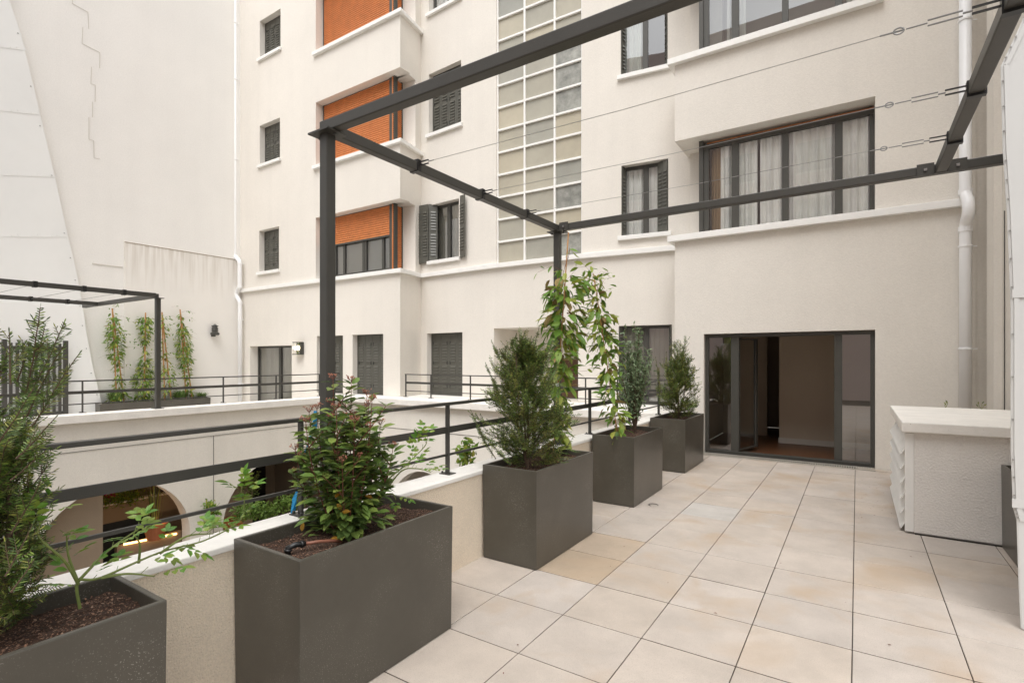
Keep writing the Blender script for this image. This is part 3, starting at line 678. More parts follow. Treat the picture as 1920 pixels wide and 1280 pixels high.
# ------------------------------------------------------------------ neighbouring walls
pty = thing('party_wall', 'tall blank cream party wall with a stepped render edge left of the facade', 'wall', (-15.8, 4, 0))
mb = MB(); mb.box(-16.4, -15.8, -6, 9.2, -3.2, 14.5); mb.build('wall', 'party', pty)
yl = atX(232, 452, -15.8).y; zl = 4.59
mb = MB(); mb.hexa([(-15.799, yl, -3), (-15.745, yl, -3), (-15.745, 8.87, -3), (-15.799, 8.87, -3), (-15.799, yl, zl+.02), (-15.745, yl, zl), (-15.745, 8.87, zl), (-15.799, 8.87, zl+.02)]); mb.build('lower_render', 'party_stained', pty)
mb = MB(); mb.box(-15.745, -15.735, yl, 8.87, zl-.012, zl+.004); mb.build('drip_edge', 'brown', pty)
segs = [[(395, 0), (395, 20), (480, 68), (484, 158)], [(452, 150), (448, 238), (545, 288), (543, 372)], [(499, 366), (496, 458), (520, 465), (519, 556)], [(504, 556), (505, 640)], [(485, 640), (485, 760), (511, 768), (513, 862), (545, 868)]]
mb = MB()
for s in segs:
    pp = [atX(x/2.909, y/2.909, -15.79) for x, y in s]
    for a, b in zip(pp, pp[1:]): mb.bar(a, b, .008, .007, (1, 0, 0))
a = atX(173, 494, -15.79); b = atX(230, 501, -15.79); mb.bar(a, b, .015, .015)
mb.build('render_edge', 'blind', pty)
# metal cladding on the party wall
cl = thing('wall_cladding', 'white riveted sheet metal cladding with a slanting edge at the far left', 'cladding', (-15.6, 2, 0))
edge = [(17, -2), (39.5, 63.6), (63.6, 163), (81, 237), (103, 330), (126.5, 438), (138, 484), (147, 526), (156, 575)]
low = [(156, 575), (160.5, 611), (168, 654), (177, 700), (187.5, 740), (200, 790)]
def cladslab(pts, X, th, name):
    mb = MB(); pp = [atX(x, y, X) for x, y in pts]; n = len(pp)
    fr = [(X, p.y, p.z) for p in pp]+[(X, -4, pp[-1].z), (X, -4, pp[0].z)]
    bk = [(X-th, b, c) for a, b, c in fr]; m = len(fr)
    i = len(mb.v); mb.v += fr+bk; mb.f.append(tuple(range(m))); mb.f.append(tuple(range(2*m-1, m-1, -1)))
    for k in range(m): j = (k+1) % m; mb.f.append((k, j, m+j, m+k))
    return mb.build(name, 'clad', cl, bevel=.01)
cladslab([(0, -260)]+edge, -15.66, .14, 'upper_sheet'); cladslab(low, -15.60, .2, 'lower_sheet')
rv = MB()
for (xa, ya, xb, yb) in ((-60, 77, 47, 91), (-60, 197, 73, 212), (-60, 322, 102, 329), (-60, 440, 126, 441), (-60, 652, 166, 652)):
    X = -15.60 if ya > 600 else -15.66
    mb = MB(); a = atX(xa, ya, X+.004); b = atX(xb, yb, X+.004); mb.bar(a, b, .004, .09)
    for k in range(int((b-a).length/.35)+1):
        q = a.lerp(b, (k*.35)/(b-a).length); mb.lathe((q.x+.003, q.y, q.z-.03), [(.010, 0), (.010, .02)], 6); mb.lathe((q.x+.003, q.y+.1, q.z+.02), [(.010, 0), (.010, .02)], 6)
    mb.build('seam', 'clad', cl)
for (x, y) in edge[1:]+low[1:-1]:
    X = -15.60 if y > 600 else -15.66; q = atX(x-6, y, X); rv.lathe((q.x+.002, q.y, q.z), [(.014, 0), (.014, .02)], 6)
rv.build('edge_rivets', 'steel', cl)
# right hand walls
rw = thing('side_wall', 'cream side wall with a vertical joint at the right end of the terrace', 'wall', (1.33, 8, 0))
mb = MB(); mb.box(1.45, 1.8, 3.9, 9.6, -.3, ZT); mb.box(1.37, 1.449, 8.45, 8.85, -.3, ZT); mb.box(1.302, 1.449, 9.25, 9.6, -.3, ZT); mb.build('wall', 'stucco', rw)
mb = MB(); mb.bar((1.44, 8.3, .5), (1.44, 8.3, 3.3), .008, .008); mb.build('cable', 'black', rw)
cr = thing('clad_pillar', 'pale riveted sheet metal cladding close by at the right edge of the terrace', 'cladding', (1, 4.2, 0))
prof = [(1912, 1186), (1908, 1100), (1904, 975), (1897, 950), (1893, 840), (1893, 575), (1886, 400), (1878, 280), (1874, 125), (1905, 60), (1960, -60), (2040, -200)]
pp = [atY(x, y, 4.15) for x, y in prof]; pp[0].z = 0
mb = MB(); m_ = [(p.x, p.z) for p in pp]+[(2.6, pp[-1].z), (2.6, 0)]; n = len(m_)
mb.v = [(x, 4.15, z) for x, z in m_]+[(x+.14, 4.40, z) for x, z in m_]; mb.f = [tuple(range(n)), tuple(range(2*n-1, n-1, -1))]+[(k, (k+1) % n, n+(k+1) % n, n+k) for k in range(n)]
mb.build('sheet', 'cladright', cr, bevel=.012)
mb = MB(); mb2 = MB()
for k in range(2, len(pp)-1):
    a, b = pp[k], pp[k+1]; mb.bar(a+Vector((.03, -.004, 0)), b+Vector((.03, -.004, 0)), .022, .005, (0, 1, 0))
    for t in (.2, .5, .8):
        q = a.lerp(b, t)+Vector((.012, -.008, 0)); mb2.lathe(tuple(q), [(.005, 0), (.005, .008)], 6)
for z in (pp[3].z, pp[5].z+.05): mb.box(pp[3].x, 2.5, 4.141, 4.147, z, z+.05)
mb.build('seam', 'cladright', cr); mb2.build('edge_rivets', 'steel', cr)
# ------------------------------------------------------------------ drainpipes
def pipe(label, pts, r, loc, coll, brk):
    t = thing('drainpipe', label, 'drainpipe', loc, 'white drainpipes on the facade'); mb = MB(); mb.tube(pts, r, 14); mb.build('pipe', 'pipe', t, smooth=True)
    for q in coll: mb = MB(); q = Vector(q); mb.tube([q, q+Vector((0, 0, .07))], r*1.13, 14); mb.build('collar', 'pipe', t)
    for q in brk: mb = MB(); q = Vector(q); mb.tube([q, q+Vector((0, 0, .02))], r*1.16, 14); mb.bar(q+Vector((0, 0, .01)), q+Vector((r*1.9, .06, .01)), .012, .012); mb.build('bracket', 'pipe', t)
def bend(P, n=4):
    out = []
    for i, p in enumerate(P):
        if 0 < i < len(P)-1:
            a, b = Vector(P[i-1]), Vector(P[i+1]); p = Vector(p); la = min(.09, (a-p).length*.45); lb = min(.09, (b-p).length*.45)
            A = p+(a-p).normalized()*la; B = p+(b-p).normalized()*lb
            for k in range(n+1): t = k/n; out.append(A*(1-t)**2+p*2*t*(1-t)+B*t*t)
        else: out.append(Vector(p))
    return out
Yp = 8.74
g = lambda x, y, Y=Yp: atY(x, y, Y)
pl = [g(440, -120), g(440, 480), g(449.5, 490), g(449.5, 537), g(444, 548), g(444, 556), g(450, 566), g(450, 752)]
pipe('white drainpipe in the corner between the party wall and the facade', bend(pl), .062, (pl[0].x, Yp, .7), [g(440, 380), g(440, 478), g(449.5, 540), g(450, 600), g(450, 570)], [g(440, 45), g(440, 150), g(440, 300), g(449.5, 495), g(450, 600), g(450, 720)])
Yp2 = 9.0
pl = [g(1813, -60, Yp2), g(1810, 365, Yp2), g(1816, 378, Yp2-.13), g(1816, 402, Yp2-.13), g(1811, 420, Yp2), g(1810, 800, Yp2)]
pl = [Vector((pl[1].x+(p.x-pl[1].x)*(1 if i in (2, 3) else 0), p.y, p.z)) for i, p in enumerate(pl)]
pipe('white drainpipe at the right end of the facade above the louvred box', bend(pl), .066, (pl[0].x, Yp2, 0), [pl[1]+Vector((0, 0, .0)), pl[4]-Vector((0, 0, .1))], [g(1810, 40, Yp2), g(1810, 463, Yp2), g(1810, 655, Yp2)])
# ------------------------------------------------------------------ louvred box
vb = thing('louvred_vent_box', 'white louvred vent box with a thick concrete slab on top, right of the door', 'vent box', (.45, 5.9, 0))
mb = MB(); mb.box(.425, 2.4, 5.90, 7.80, .012, .912); mb.build('body', 'grey_render', vb, bevel=.008)
mb = MB(); mb.box(.335, 2.4, 5.84, 7.86, .913, 1.005); mb.build('slab', 'coping', vb, bevel=.01)
for k in range(6):
    z = .86-k*.135; mb = MB()
    mb.hexa([(.424, 5.95, z), (.335, 5.95, z-.16), (.335, 7.78, z-.16), (.424, 7.78, z), (.424, 5.95, z+.012), (.327, 5.95, z-.155), (.327, 7.78, z-.155), (.424, 7.78, z+.012)])
    mb.build('louvre', 'sill', vb)
mb = MB(); mb.box(.36, .424, 5.90, 5.93, .02, .9); mb.box(.39, .4245, 7.79, 7.81, .02, .9); mb.build('louvre_frame', 'sill', vb)
mb = MB(); mb.box(.43, 2.4, 5.89, 5.899, .0, .012); mb.build('base_joint', 'joint', vb)
def weed(p, label):
    t = thing('weed', label, 'weed', tuple(p), 'weeds on the louvred box'); mb = MB()
    for k in range(4): q = p+Vector((random.uniform(-.03, .03), 0, .03+k*.012)); mb.tube([p, q], .002, 4); mb.leaf(q, Vector((random.uniform(-1, 1), 0, .8)), Vector((0, -1, 0)), .035, .012)
    mb.build('leaves', 'yewold', t)
weed(Vector((atY(1773, 755, 7.84).x, 7.84, 1.0)), 'tiny weed on the slab of the louvred box, left of the pipe'); weed(Vector((atY(1841, 752, 7.84).x, 7.84, 1.0)), 'tiny weed on the slab of the louvred box, right of the pipe')
# ------------------------------------------------------------------ pergolas
BZc = 2.92
pg = thing('pergola', 'dark steel pergola frame with tension wires over the near terrace', 'pergola', (-2.6, 2, .69))
XP, XQ, Y1, Y2 = -2.60, .50, 1.985, 4.82; T = .065
def post(t, x, y, z0, z1, T=T):
    mb = MB(); mb.box(x-T/2, x+T/2, y-T/2, y+T/2, z0, z1); o = mb.build('post', 'metal', t, bevel=.005)
    mb = MB(); mb.box(x-.09, x+.09, y-.07, y+.07, z1-.012, z1-.002)
    for a in (-.065, .065): mb.lathe((x+a, y, z1-.024), [(.011, 0), (.011, .012)], 6)
    mb.build('cap_plate', 'metal', o); mb = MB(); mb.box(x-.09, x+.09, y-.07, y+.07, z0, z0+.01); mb.build('base_plate', 'metal', o)
    return o
post(pg, XP, Y1, .689, BZc-T/2); post(pg, XP, Y2, .689, BZc-T/2)
def beam(t, a, b, nm='beam', T=T):
    mb = MB(); mb.bar(a, b, T, T); return mb.build(nm, 'metal', t, bevel=.006)
beam(pg, (XP-.035, Y1, BZc), (3.0, Y1, BZc)); beam(pg, (XP-.03, Y2, BZc), (1.6, Y2, BZc))
beam(pg, (XP, Y1+T/2+.002, BZc-.006), (XP, Y2-T/2-.002, BZc-.006)); beam(pg, (XQ, Y1+T/2+.002, BZc+.003), (XQ, Y2-T/2-.002, BZc+.003))
for x in (XP+.09, XQ-.09, XQ+.09):
    mb = MB(); mb.box(x-.05, x+.05, Y2-T/2-.008, Y2-T/2-.001, BZc-.04, BZc+.045); o = mb.build('bracket', 'metal', pg)
    mb = MB(); mb.bar((x, Y2-T/2-.018, BZc), (x, Y2-T/2-.008, BZc), .018, .018); mb.build('bolt', 'steel', o)
for yw in (2.72, 3.48, 4.18):
    z = BZc+.01
    mb = MB(); mb.tube([(XP+.16, yw, z), ((XP+XQ)/2, yw, z-.012), (XQ-.42, yw, z)], .0017, 6); wr = mb.build('wire', 'steel', pg)
    for x, sg in ((XP, 1), (XQ, -1)):
        mb = MB(); mb.box(x-T/2-.006, x+T/2+.006, yw-.018, yw+.018, BZc-T/2-.010, BZc+T/2+.008)
        for dz in (-.012, .012): mb.bar((x+sg*T/2, yw, z+dz), (x+sg*(T/2+.09), yw, z+dz), .010, .006)
        mb.build('clamp', 'black', wr)
    mb = MB(); mb.tube([(XP+.12, yw, z), (XP+.17, yw, z)], .0035, 6); mb.build('wire_end', 'galv', wr)
    mb = MB(); mb.tube([(XQ-.42, yw, z), (XQ-.34, yw, z)], .0035, 6)
    a = XQ-.15
    for dz in (-.011, .011): mb.tube([(a-.11, yw, z+dz), (a, yw, z+dz)], .0035, 6)
    mb.tube([(a, yw, z), (XQ-.12, yw, z)], .004, 6); mb.tube([(a-.11, yw, z), (a-.18, yw, z)], .003, 6)
    c = Vector((a-.205, yw, z)); mb.tube([c+Vector((.018*math.cos(t), 0, .013*math.sin(t))) for t in [k*math.pi/5 for k in range(11)]], .0035, 5)
    mb.tube([(XQ-.34, yw, z), (a-.23, yw, z)], .003, 6); mb.build('turnbuckle', 'galv', wr)
pf = thing('pergola', 'small far dark pergola with wires above the opposite terrace', 'pergola', (-10.4, 4.3, .69))
XF, YF, ZF = -10.42, 4.36, 2.70
post(pf, XF, YF, .689, ZF-.04, .075)
beam(pf, (XF-.04, YF, ZF), (-13.8, YF, ZF), T=.075); beam(pf, (XF, YF-.04, ZF+.001), (XF, -3, ZF+.001), T=.075); beam(pf, (-13.0, YF-.04, ZF-.002), (-13.0, -3, ZF-.002), T=.075)
for px in (232, 157, 65):
    y = atX(px, 540, XF).y; mb = MB(); mb.tube([(XF, y, ZF), (-13, y, ZF)], .004, 5); wr = mb.build('wire', 'steel', pf)
    for x in (XF, -13): mb = MB(); mb.box(x-.046, x+.046, y-.025, y+.025, ZF-.046, ZF+.046); mb.build('clamp', 'black', wr)
# ------------------------------------------------------------------ planters
def planter(label, x0, x1, y0, y1, h, grp='dark grey terrace planters', soil=.035, z=0, s2=1):
    t = thing('planter', label, 'planter', ((x0+x1)/2, (y0+y1)/2, z), grp); W = .022
    mb = MB()
    def ring(a, b, c, d, zz): return [(a, c, zz), (b, c, zz), (b, d, zz), (a, d, zz)]
    o0 = ring(x0+.006, x1-.006, y0+.006, y1-.006, z+.004); o1 = ring(x0, x1, y0, y1, z+h); i1 = ring(x0+W, x1-W, y0+W, y1-W, z+h); i0 = ring(x0+W, x1-W, y0+W, y1-W, z+h-.22)
    mb.v = o0+o1+i1+i0
    for k in range(4):
        j = (k+1) % 4
        for a in (0, 4, 8): mb.f.append((a+k, a+j, a+4+j, a+4+k))
    mb.f.append((3, 2, 1, 0)); mb.f.append((12, 13, 14, 15)); mb.build('box', 'planter', t, bevel=.004)
    mb = MB(); n, m = 26, 40
    for i in range(n+1):
        for j in range(m+1):
            a = x0+W+.001+(x1-x0-2*W-.002)*i/n; b = y0+W+.001+(y1-y0-2*W-.002)*j/m
            mb.v.append((a, b, z+h-soil-.02+.012*math.sin(a*13+b*7)+random.uniform(-.006, .006)))
    for i in range(n):
        for j in range(m): k = i*(m+1)+j; mb.f.append((k, k+m+1, k+m+2, k+1))
    mb.build('soil', 'soil', t)
    ch = MB()
    for k in range(int(900*s2)):
        a = random.uniform(x0+W+.01, x1-W-.01); b = random.uniform(y0+W+.01, y1-W-.01); an = random.uniform(0, 6.28); q = random.uniform(.006, .016)
        zz = z+h-soil-.02+.012*math.sin(a*13+b*7)+.006; ch.leaf(Vector((a, b, zz)), Vector((math.cos(an), math.sin(an), random.uniform(-.1, .5))), Vector((0, 0, 1)), q, q*.45)
    ch.build('bark_chips', 'chips', t, fix=False)
    return t
M['chips'] = leafmat('chips', [(.05, .025, .015), (.13, .065, .04), (.24, .13, .08), (.38, .25, .18)], .8, 0)
H = .71
planter('large dark grey planter cut by the bottom left corner, yew and rose growing in it', -2.47, -2.03, -.14, .88, .715)
planter('biggest looking dark grey planter with the red budded leafy shrub', -2.478, -1.965, 1.36, 2.365, .71)
planter('dark grey planter with a bushy yew, under the rear pergola post', -2.47, -1.975, 3.335, 4.335, .735, s2=.6)
planter('dark grey planter with the climber on a cane and a small leaved grey green shrub', -2.44, -1.958, 5.32, 6.30, .74, s2=.3)
planter('farthest dark grey planter, small yew in it, beside the terrace door', -2.46, -1.965, 7.31, 8.36, .735, s2=.2)
planter('dark grey planter half hidden behind the clad pillar at the right edge', 1.0, 1.5, 4.9, 5.88, .69, s2=.1)
planter('long low grey trough with climbers below the party wall on the far terrace', -15.72, -15.3, 5.15, 7.75, .29, grp='dark grey far planters', z=.2, s2=.1)
# hose in the big planter
hs_ = thing('irrigation_hose', 'brown hose with a black elbow on the soil below the red budded shrub', 'hose', (-2.1, 1.5, .68))
a = atZ(540, 1031, .69); mb = MB(); mb.tube([a+Vector((0, 0, -.03)), a+Vector((0.0, .0, .01)), a+Vector((.015, .03, .02)), a+Vector((.03, .07, .015))], [.013, .014, .013, .012], 10)
mb.tube([a+Vector((.022, .05, .017)), a+Vector((.026, .062, .016))], .016, 10); mb.tube([a+Vector((0.0, .0, -.008)), a+Vector((0.0, .0, .006))], .017, 10); mb.build('elbow', 'black', hs_, smooth=True)
mb = MB(); mb.tube([a+Vector((.03, .07, .015)), a+Vector((.05, .13, .012)), a+Vector((.06, .19, .0)), a+Vector((.055, .25, -.02))], .008, 8); mb.build('tube', 'hose', hs_, smooth=True)
hs2 = thing('irrigation_hose', 'loop of brown irrigation hose on the soil beside the bushy yew', 'hose', (-2.15, 4.0, .7))
pp = [atZ(x, y, .70+dz) for x, y, dz in ((1028, 852, 0), (1040, 848, .03), (1047, 860, .02), (1046, 868, -.01))]; mb = MB(); mb.tube(bend(pp), .009, 8); mb.build('tube', 'hose', hs2, smooth=True)
# ------------------------------------------------------------------ plants
def rv3(s=1): return Vector((random.uniform(-s, s), random.uniform(-s, s), random.uniform(-s, s)))
def shoot(fo, st, p, d, Ln, needle=.024, step=.0045, w=.0042, bend_up=.25, r=.0025):
    d = d.normalized(); pts = [p.copy()]; q = p.copy(); n = max(4, int(Ln/.02)); dd = d.copy()
    for k in range(n):
        dd = (dd+Vector((0, 0, bend_up/n))+rv3(.05)).normalized(); q = q+dd*(Ln/n); pts.append(q.copy())
    st.tube(pts, [r*(1-.6*k/n) for k in range(n+1)], 4)
    side = dd.cross(Vector((0, 0, 1)));
    if side.length < .2: side = rv3().cross(dd)
    side.normalize(); side = (Matrix.Rotation(random.uniform(-.7, .7), 3, dd) @ side)
    m = int(Ln/step)
    for k in range(m):
        t = k/m; i = min(n-1, int(t*n)); a = pts[i].lerp(pts[i+1], t*n-i); dl = (pts[i+1]-pts[i]).normalized()
        sg = 1 if k % 2 else -1
        s_ = (Matrix.Rotation(random.uniform(-.45, .45)+(.25 if sg > 0 else -.25), 3, dl) @ side)*sg
        L_ = needle*random.uniform(.75, 1.1)*(1-.5*max(0, t-.8)/.2)
        fo.needle(a, (s_+dl*random.uniform(.45, .75)).normalized(), dl.cross(s_).normalized(), L_, w)
    fo.needle(q, dd, side, needle*.7, w)
    return pts
def yew(label, base, height, rad, nb, mats=('yew', 'yewold'), needle=.024, step=.0045, prof=None, extra=(), sub=5, w=.0042, lean=.15):
    t = thing('yew_shrub', label, 'yew', tuple(base), 'yew shrubs in planters'); base = Vector(base)
    fo, fo2, st = MB(), MB(), MB()
    prof = prof or (lambda h: (1-h)**.7*.9+.12)
    lead = [base+Vector((0, 0, 0)), base+Vector((.01, 0, height*.3)), base+Vector((-.01, .01, height*.6)), base+Vector((0, 0, height*.93))]
    st.tube(lead, [.014, .010, .007, .003], 6)
    for b in range(3):
        a = random.uniform(0, 6.28); e = base+Vector((math.cos(a)*rad*.35, math.sin(a)*rad*.35, height*random.uniform(.6, .85))); st.tube([base, base.lerp(e, .5)+Vector((math.cos(a)*.03, math.sin(a)*.03, 0)), e], [.009, .007, .003], 5)
    for b in range(nb):
        h = (b+random.random())/nb; az = random.uniform(0, 6.283); rr = rad*prof(h)*random.uniform(.6, 1.2)
        p0 = base+Vector((math.cos(az)*rr*.12, math.sin(az)*rr*.12, height*(.02+.80*h)))
        el = R(random.uniform(0, 38)+32*h); d = Vector((math.cos(az)*math.cos(el), math.sin(az)*math.cos(el), math.sin(el)))
        Ln = rr/max(.35, math.cos(el)); Ln = min(Ln, height*.5)
        F_ = fo if random.random() < .6 else fo2
        pts = shoot(F_, st, p0, d, Ln, needle, step, w, .35, .0028)
        for k in range(sub):
            t_ = random.uniform(.25, 1); i = min(len(pts)-1, int(t_*(len(pts)-1))); dl = (pts[min(i+1, len(pts)-1)]-pts[max(i-1, 0)]).normalized()
            s_ = dl.cross(rv3()).normalized(); dd = (dl*.8+s_*.75+Vector((0, 0, .15))).normalized()
            shoot(fo if random.random() < .55 else fo2, st, pts[i], dd, random.uniform(.05, .11)*(.7+rad), needle, step, w, .2, .0015)
    for (p0, p1) in extra:
        p0, p1 = Vector(p0), Vector(p1); Ln = (p1-p0).length
        pts = shoot(fo, st, p0, (p1-p0), Ln, needle, step, w, .12, .0032)
        for k in range(int(Ln/.035)):
            t_ = random.uniform(.15, .95); i = int(t_*(len(pts)-1)); dl = (pts[min(i+1, len(pts)-1)]-pts[max(i-1, 0)]).normalized(); s_ = dl.cross(Vector((.3, .2, 1)))*(1 if k % 2 else -1)
            shoot(fo if k % 3 else fo2, st, pts[i], (dl+s_.normalized()*.8), random.uniform(.05, .10)*(1.25-t_), needle, step, w, .1, .0015)
    st.build('branches', 'bark', t, fix=False); fo.build('foliage', mats[0], t, fix=False); fo2.build('foliage', mats[1], t, fix=False)
    return t
# near yew at the left edge
yb = Vector((-2.33, .50, .66))
def yt(px, py, d): u = (px-CX)/FPX; return Vector((d*(u*CS-SN), d*(u*SN+CS), HC+(YH-py)*d/FPX))
ex = [(yt(40, 760, 1.66), yt(108, 582, 1.62)), (yt(55, 740, 1.66), yt(130, 608, 1.7)), (yt(60, 800, 1.6), yt(155, 668, 1.62)), (yt(20, 720, 1.6), yt(12, 622, 1.6)), (yt(30, 720, 1.7), yt(60, 640, 1.66)),
      (yt(30, 860, 1.55), yt(110, 790, 1.6)), (yt(20, 900, 1.6), yt(90, 850, 1.6)), (yt(-20, 760, 1.7), yt(15, 660, 1.7)), (yt(60, 700, 1.66), yt(85, 615, 1.7)), (yt(20, 1000, 1.55), yt(85, 900, 1.55)), (yt(10, 1080, 1.5), yt(75, 985, 1.55)), (yt(0, 700, 1.7), yt(-15, 600, 1.6)),
      (yt(50, 780, 1.66), yt(125, 645, 1.6)), (yt(20, 1110, 1.55), yt(70, 1050, 1.6)), (yt(-10, 840, 1.5), yt(60, 730, 1.5))]
yew('dark green yew cut by the left edge of the picture', yb, .74, .165, 110, needle=.024, step=.0038, extra=ex, sub=8, w=.0040, prof=lambda h: .95-.35*h)
yew('bushy yew in the planter below the rear pergola post', (-2.23, 3.62, .68), 1.12, .33, 170, needle=.026, step=.006, sub=9, w=.006, prof=lambda h: (.7+h*1.5 if h < .2 else 1.0 if h < .38 else 1.0-.80*(h-.38)/.62), mats=('yew', 'yewold'),
    extra=[(yt(930, 860, 4.1), yt(878, 772, 4.1)), (yt(945, 760, 4.2), yt(905, 685, 4.2)), (yt(1000, 760, 4.25), yt(1050, 680, 4.2)), (yt(950, 700, 4.2), yt(922, 640, 4.2)), (yt(990, 700, 4.2), yt(1002, 612, 4.2)), (yt(1010, 720, 4.2), yt(1032, 630, 4.2)), (yt(1000, 830, 4.2), yt(1062, 760, 4.2)), (yt(960, 870, 4.1), yt(888, 810, 4.1))])
yew('small golden green yew in the farthest planter beside the door', (-2.21, 7.82, .68), .98, .32, 120, needle=.03, step=.009, sub=9, w=.009, prof=lambda h: (.7+h*1.5 if h < .2 else 1.0-.5*(h-.2)/.8), mats=('yewold', 'yew'),
    extra=[(yt(1275, 740, 7.7), yt(1310, 690, 7.7)), (yt(1268, 720, 7.7), yt(1288, 664, 7.7)), (yt(1255, 720, 7.7), yt(1242, 662, 7.7)), (yt(1240, 740, 7.7), yt(1225, 672, 7.7)), (yt(1270, 760, 7.7), yt(1312, 730, 7.7))])
# viburnum
def viburnum(label, base, height, rad):
    t = thing('flowering_shrub', label, 'shrub', tuple(base)); base = Vector(base); st, fo, fl, ye = MB(), MB(), MB(), MB()
    tips = []
    n = 21
    for b in range(n):
        az = b*2.4+random.uniform(-.3, .3); rr = rad*math.sqrt((b+.5)/n); hh = height*(1.0-.36*(rr/rad)**2)*random.uniform(.74, 1.08)
        e = base+Vector((math.cos(az)*rr, math.sin(az)*rr*1.05, hh)); p0 = base+Vector((math.cos(az)*rr*.25, math.sin(az)*rr*.3, 0))
        c = p0.lerp(e, .5)+Vector((math.cos(az)*rr*.25, math.sin(az)*rr*.25, -.02)); pts = [p0*(1-k/10)**2+c*2*(k/10)*(1-k/10)+e*(k/10)**2 for k in range(11)]
        st.tube(pts, [.0042*(1-.06*k) for k in range(11)], 5); tips.append((e, 1))
        for i in range(1, 11):
            for rep in range(2):
                p = pts[i-1].lerp(pts[i], random.random()); d = (pts[i]-pts[i-1]).normalized(); a0 = random.uniform(0, 6.28)
                for s_ in (0, math.pi):
                    o = Vector((math.cos(a0+s_), math.sin(a0+s_), 0)); L_ = random.uniform(.055, .085)
                    if i > 1 or random.random() < .8: fo.leaf(p+o*.008, (o+Vector((0, 0, random.uniform(-.35, .45)))+d*.3), Vector((0, 0, 1))+rv3(.3), L_, L_*.55, .12, .12)
            if i in (4, 6, 8) or (i == 5 and b % 2):
                az2 = random.uniform(0, 6.28); d2 = Vector((math.cos(az2)*.7, math.sin(az2)*.7, .8)).normalized(); Ln = random.uniform(.08, .15); q = pts[i]+d2*Ln; st.tube([pts[i], q], [.003, .002], 4)
                for m in range(5):
                    p = pts[i].lerp(q, (m+1)/5); a0 = random.uniform(0, 6.28)
                    for s_ in (0, math.pi):
                        o = Vector((math.cos(a0+s_), math.sin(a0+s_), random.uniform(-.2, .4))); L_ = random.uniform(.05, .075); fo.leaf(p, o+d2*.4, Vector((0, 0, 1))+rv3(.3), L_, L_*.55, .12, .12)
                if i > 5 and random.random() < .5: tips.append((q, .7))
    for e, s in tips:
        for k in range(int(15*s)):
            a0 = random.uniform(0, 6.28); q = e+Vector((math.cos(a0)*.028*s*random.random()**.5, math.sin(a0)*.028*s*random.random()**.5, .02+random.uniform(-.006, .012))); st.tube([e, q], .0008, 3)
            for z in range(3): fl.leaf(q, rv3()+Vector((0, 0, .6)), rv3(), .008, .005)
    for k in range(14):
        p = base+Vector((random.uniform(-rad, rad)*.6, random.uniform(-rad, rad)*.7, random.uniform(.0, .3))); ye.leaf(p, rv3()+Vector((.3, -.3, 0)), Vector((.3, -.5, .7)), .045, .025)
    for k in range(260):
        az = random.uniform(0, 6.28); r_ = rad*.75*random.random()**.5; p = base+Vector((math.cos(az)*r_, math.sin(az)*r_, random.uniform(.02, .22)))
        o = Vector((math.cos(az), math.sin(az), random.uniform(-.4, .5))); L_ = random.uniform(.05, .085); fo.leaf(p, o, Vector((0, 0, 1))+rv3(.3), L_, L_*.56, .12, .15)
    st.build('stems', 'redstem', t, fix=False); fo.build('foliage', 'vib', t, fix=False); fl.build('flower_buds', 'flower', t, fix=False); ye.build('yellow_leaves', 'yellowleaf', t, fix=False)
viburnum('leafy evergreen shrub with red brown flower buds in the second planter from the left', (-2.24, 1.83, .665), .78, .26)
def compound(fo, p, d, n=3, L_=.045):
    d = d.normalized(); s_ = d.cross(Vector((0, 0, 1)));
    if s_.length < .1: s_ = Vector((1, 0, 0))
    s_.normalize(); up = s_.cross(d)
    for k in range(n):
        q = p+d*(.028*(k+1)); 
        for sg in (-1, 1): fo.leaf(q, d*.6+s_*sg, up+rv3(.25), L_*random.uniform(.8, 1.1), L_*.5, .1, .15)
    fo.leaf(p+d*.028*n, d, up, L_*1.15, L_*.55, .1, .15)
def rose(label, stems):
    b0 = Vector(stems[0][0]); t = thing('rose', label, 'rose', tuple(b0), 'young roses in the planters'); st, fo = MB(), MB()
    for s in stems:
        pts = [Vector(p) for p in s]; sm = []
        for i in range(len(pts)-1):
            p0, p1, p2, p3 = pts[max(i-1, 0)], pts[i], pts[i+1], pts[min(i+2, len(pts)-1)]
            for k in range(6):
                u = k/6; sm.append(.5*((2*p1)+(p2-p0)*u+(2*p0-5*p1+4*p2-p3)*u*u+(3*p1-p0-3*p2+p3)*u**3))
        sm.append(pts[-1]); n = len(sm); st.tube(sm, [.0055*(1-.7*k/n) for k in range(n)], 6)
        L_ = sum((sm[i+1]-sm[i]).length for i in range(n-1)); m = max(4, int(L_/.032)); sg = 1
        for k in range(m):
            tt = (k+.8)/m*(n-1); i = min(n-2, int(tt)); p = sm[i].lerp(sm[i+1], tt-i); d = (sm[i+1]-sm[i]).normalized(); s_ = d.cross(rv3()).normalized()
            if s_.z < -.2: s_ = -s_
            if k > 1 and random.random() < .85:
                q = p+(s_*.6+d*.5+Vector((0, 0, .2)))*random.uniform(.02, .04); st.tube([p, q], .0012, 4); compound(fo, q, s_+d*.7+Vector((0, 0, random.uniform(-.5, .3))), random.choice((2, 2, 3)), random.uniform(.034, .048))
    st.build('stems', 'greenstem', t, fix=False); fo.build('foliage', 'rose', t, fix=False)
pb0 = yt(150, 1140, 1.80)
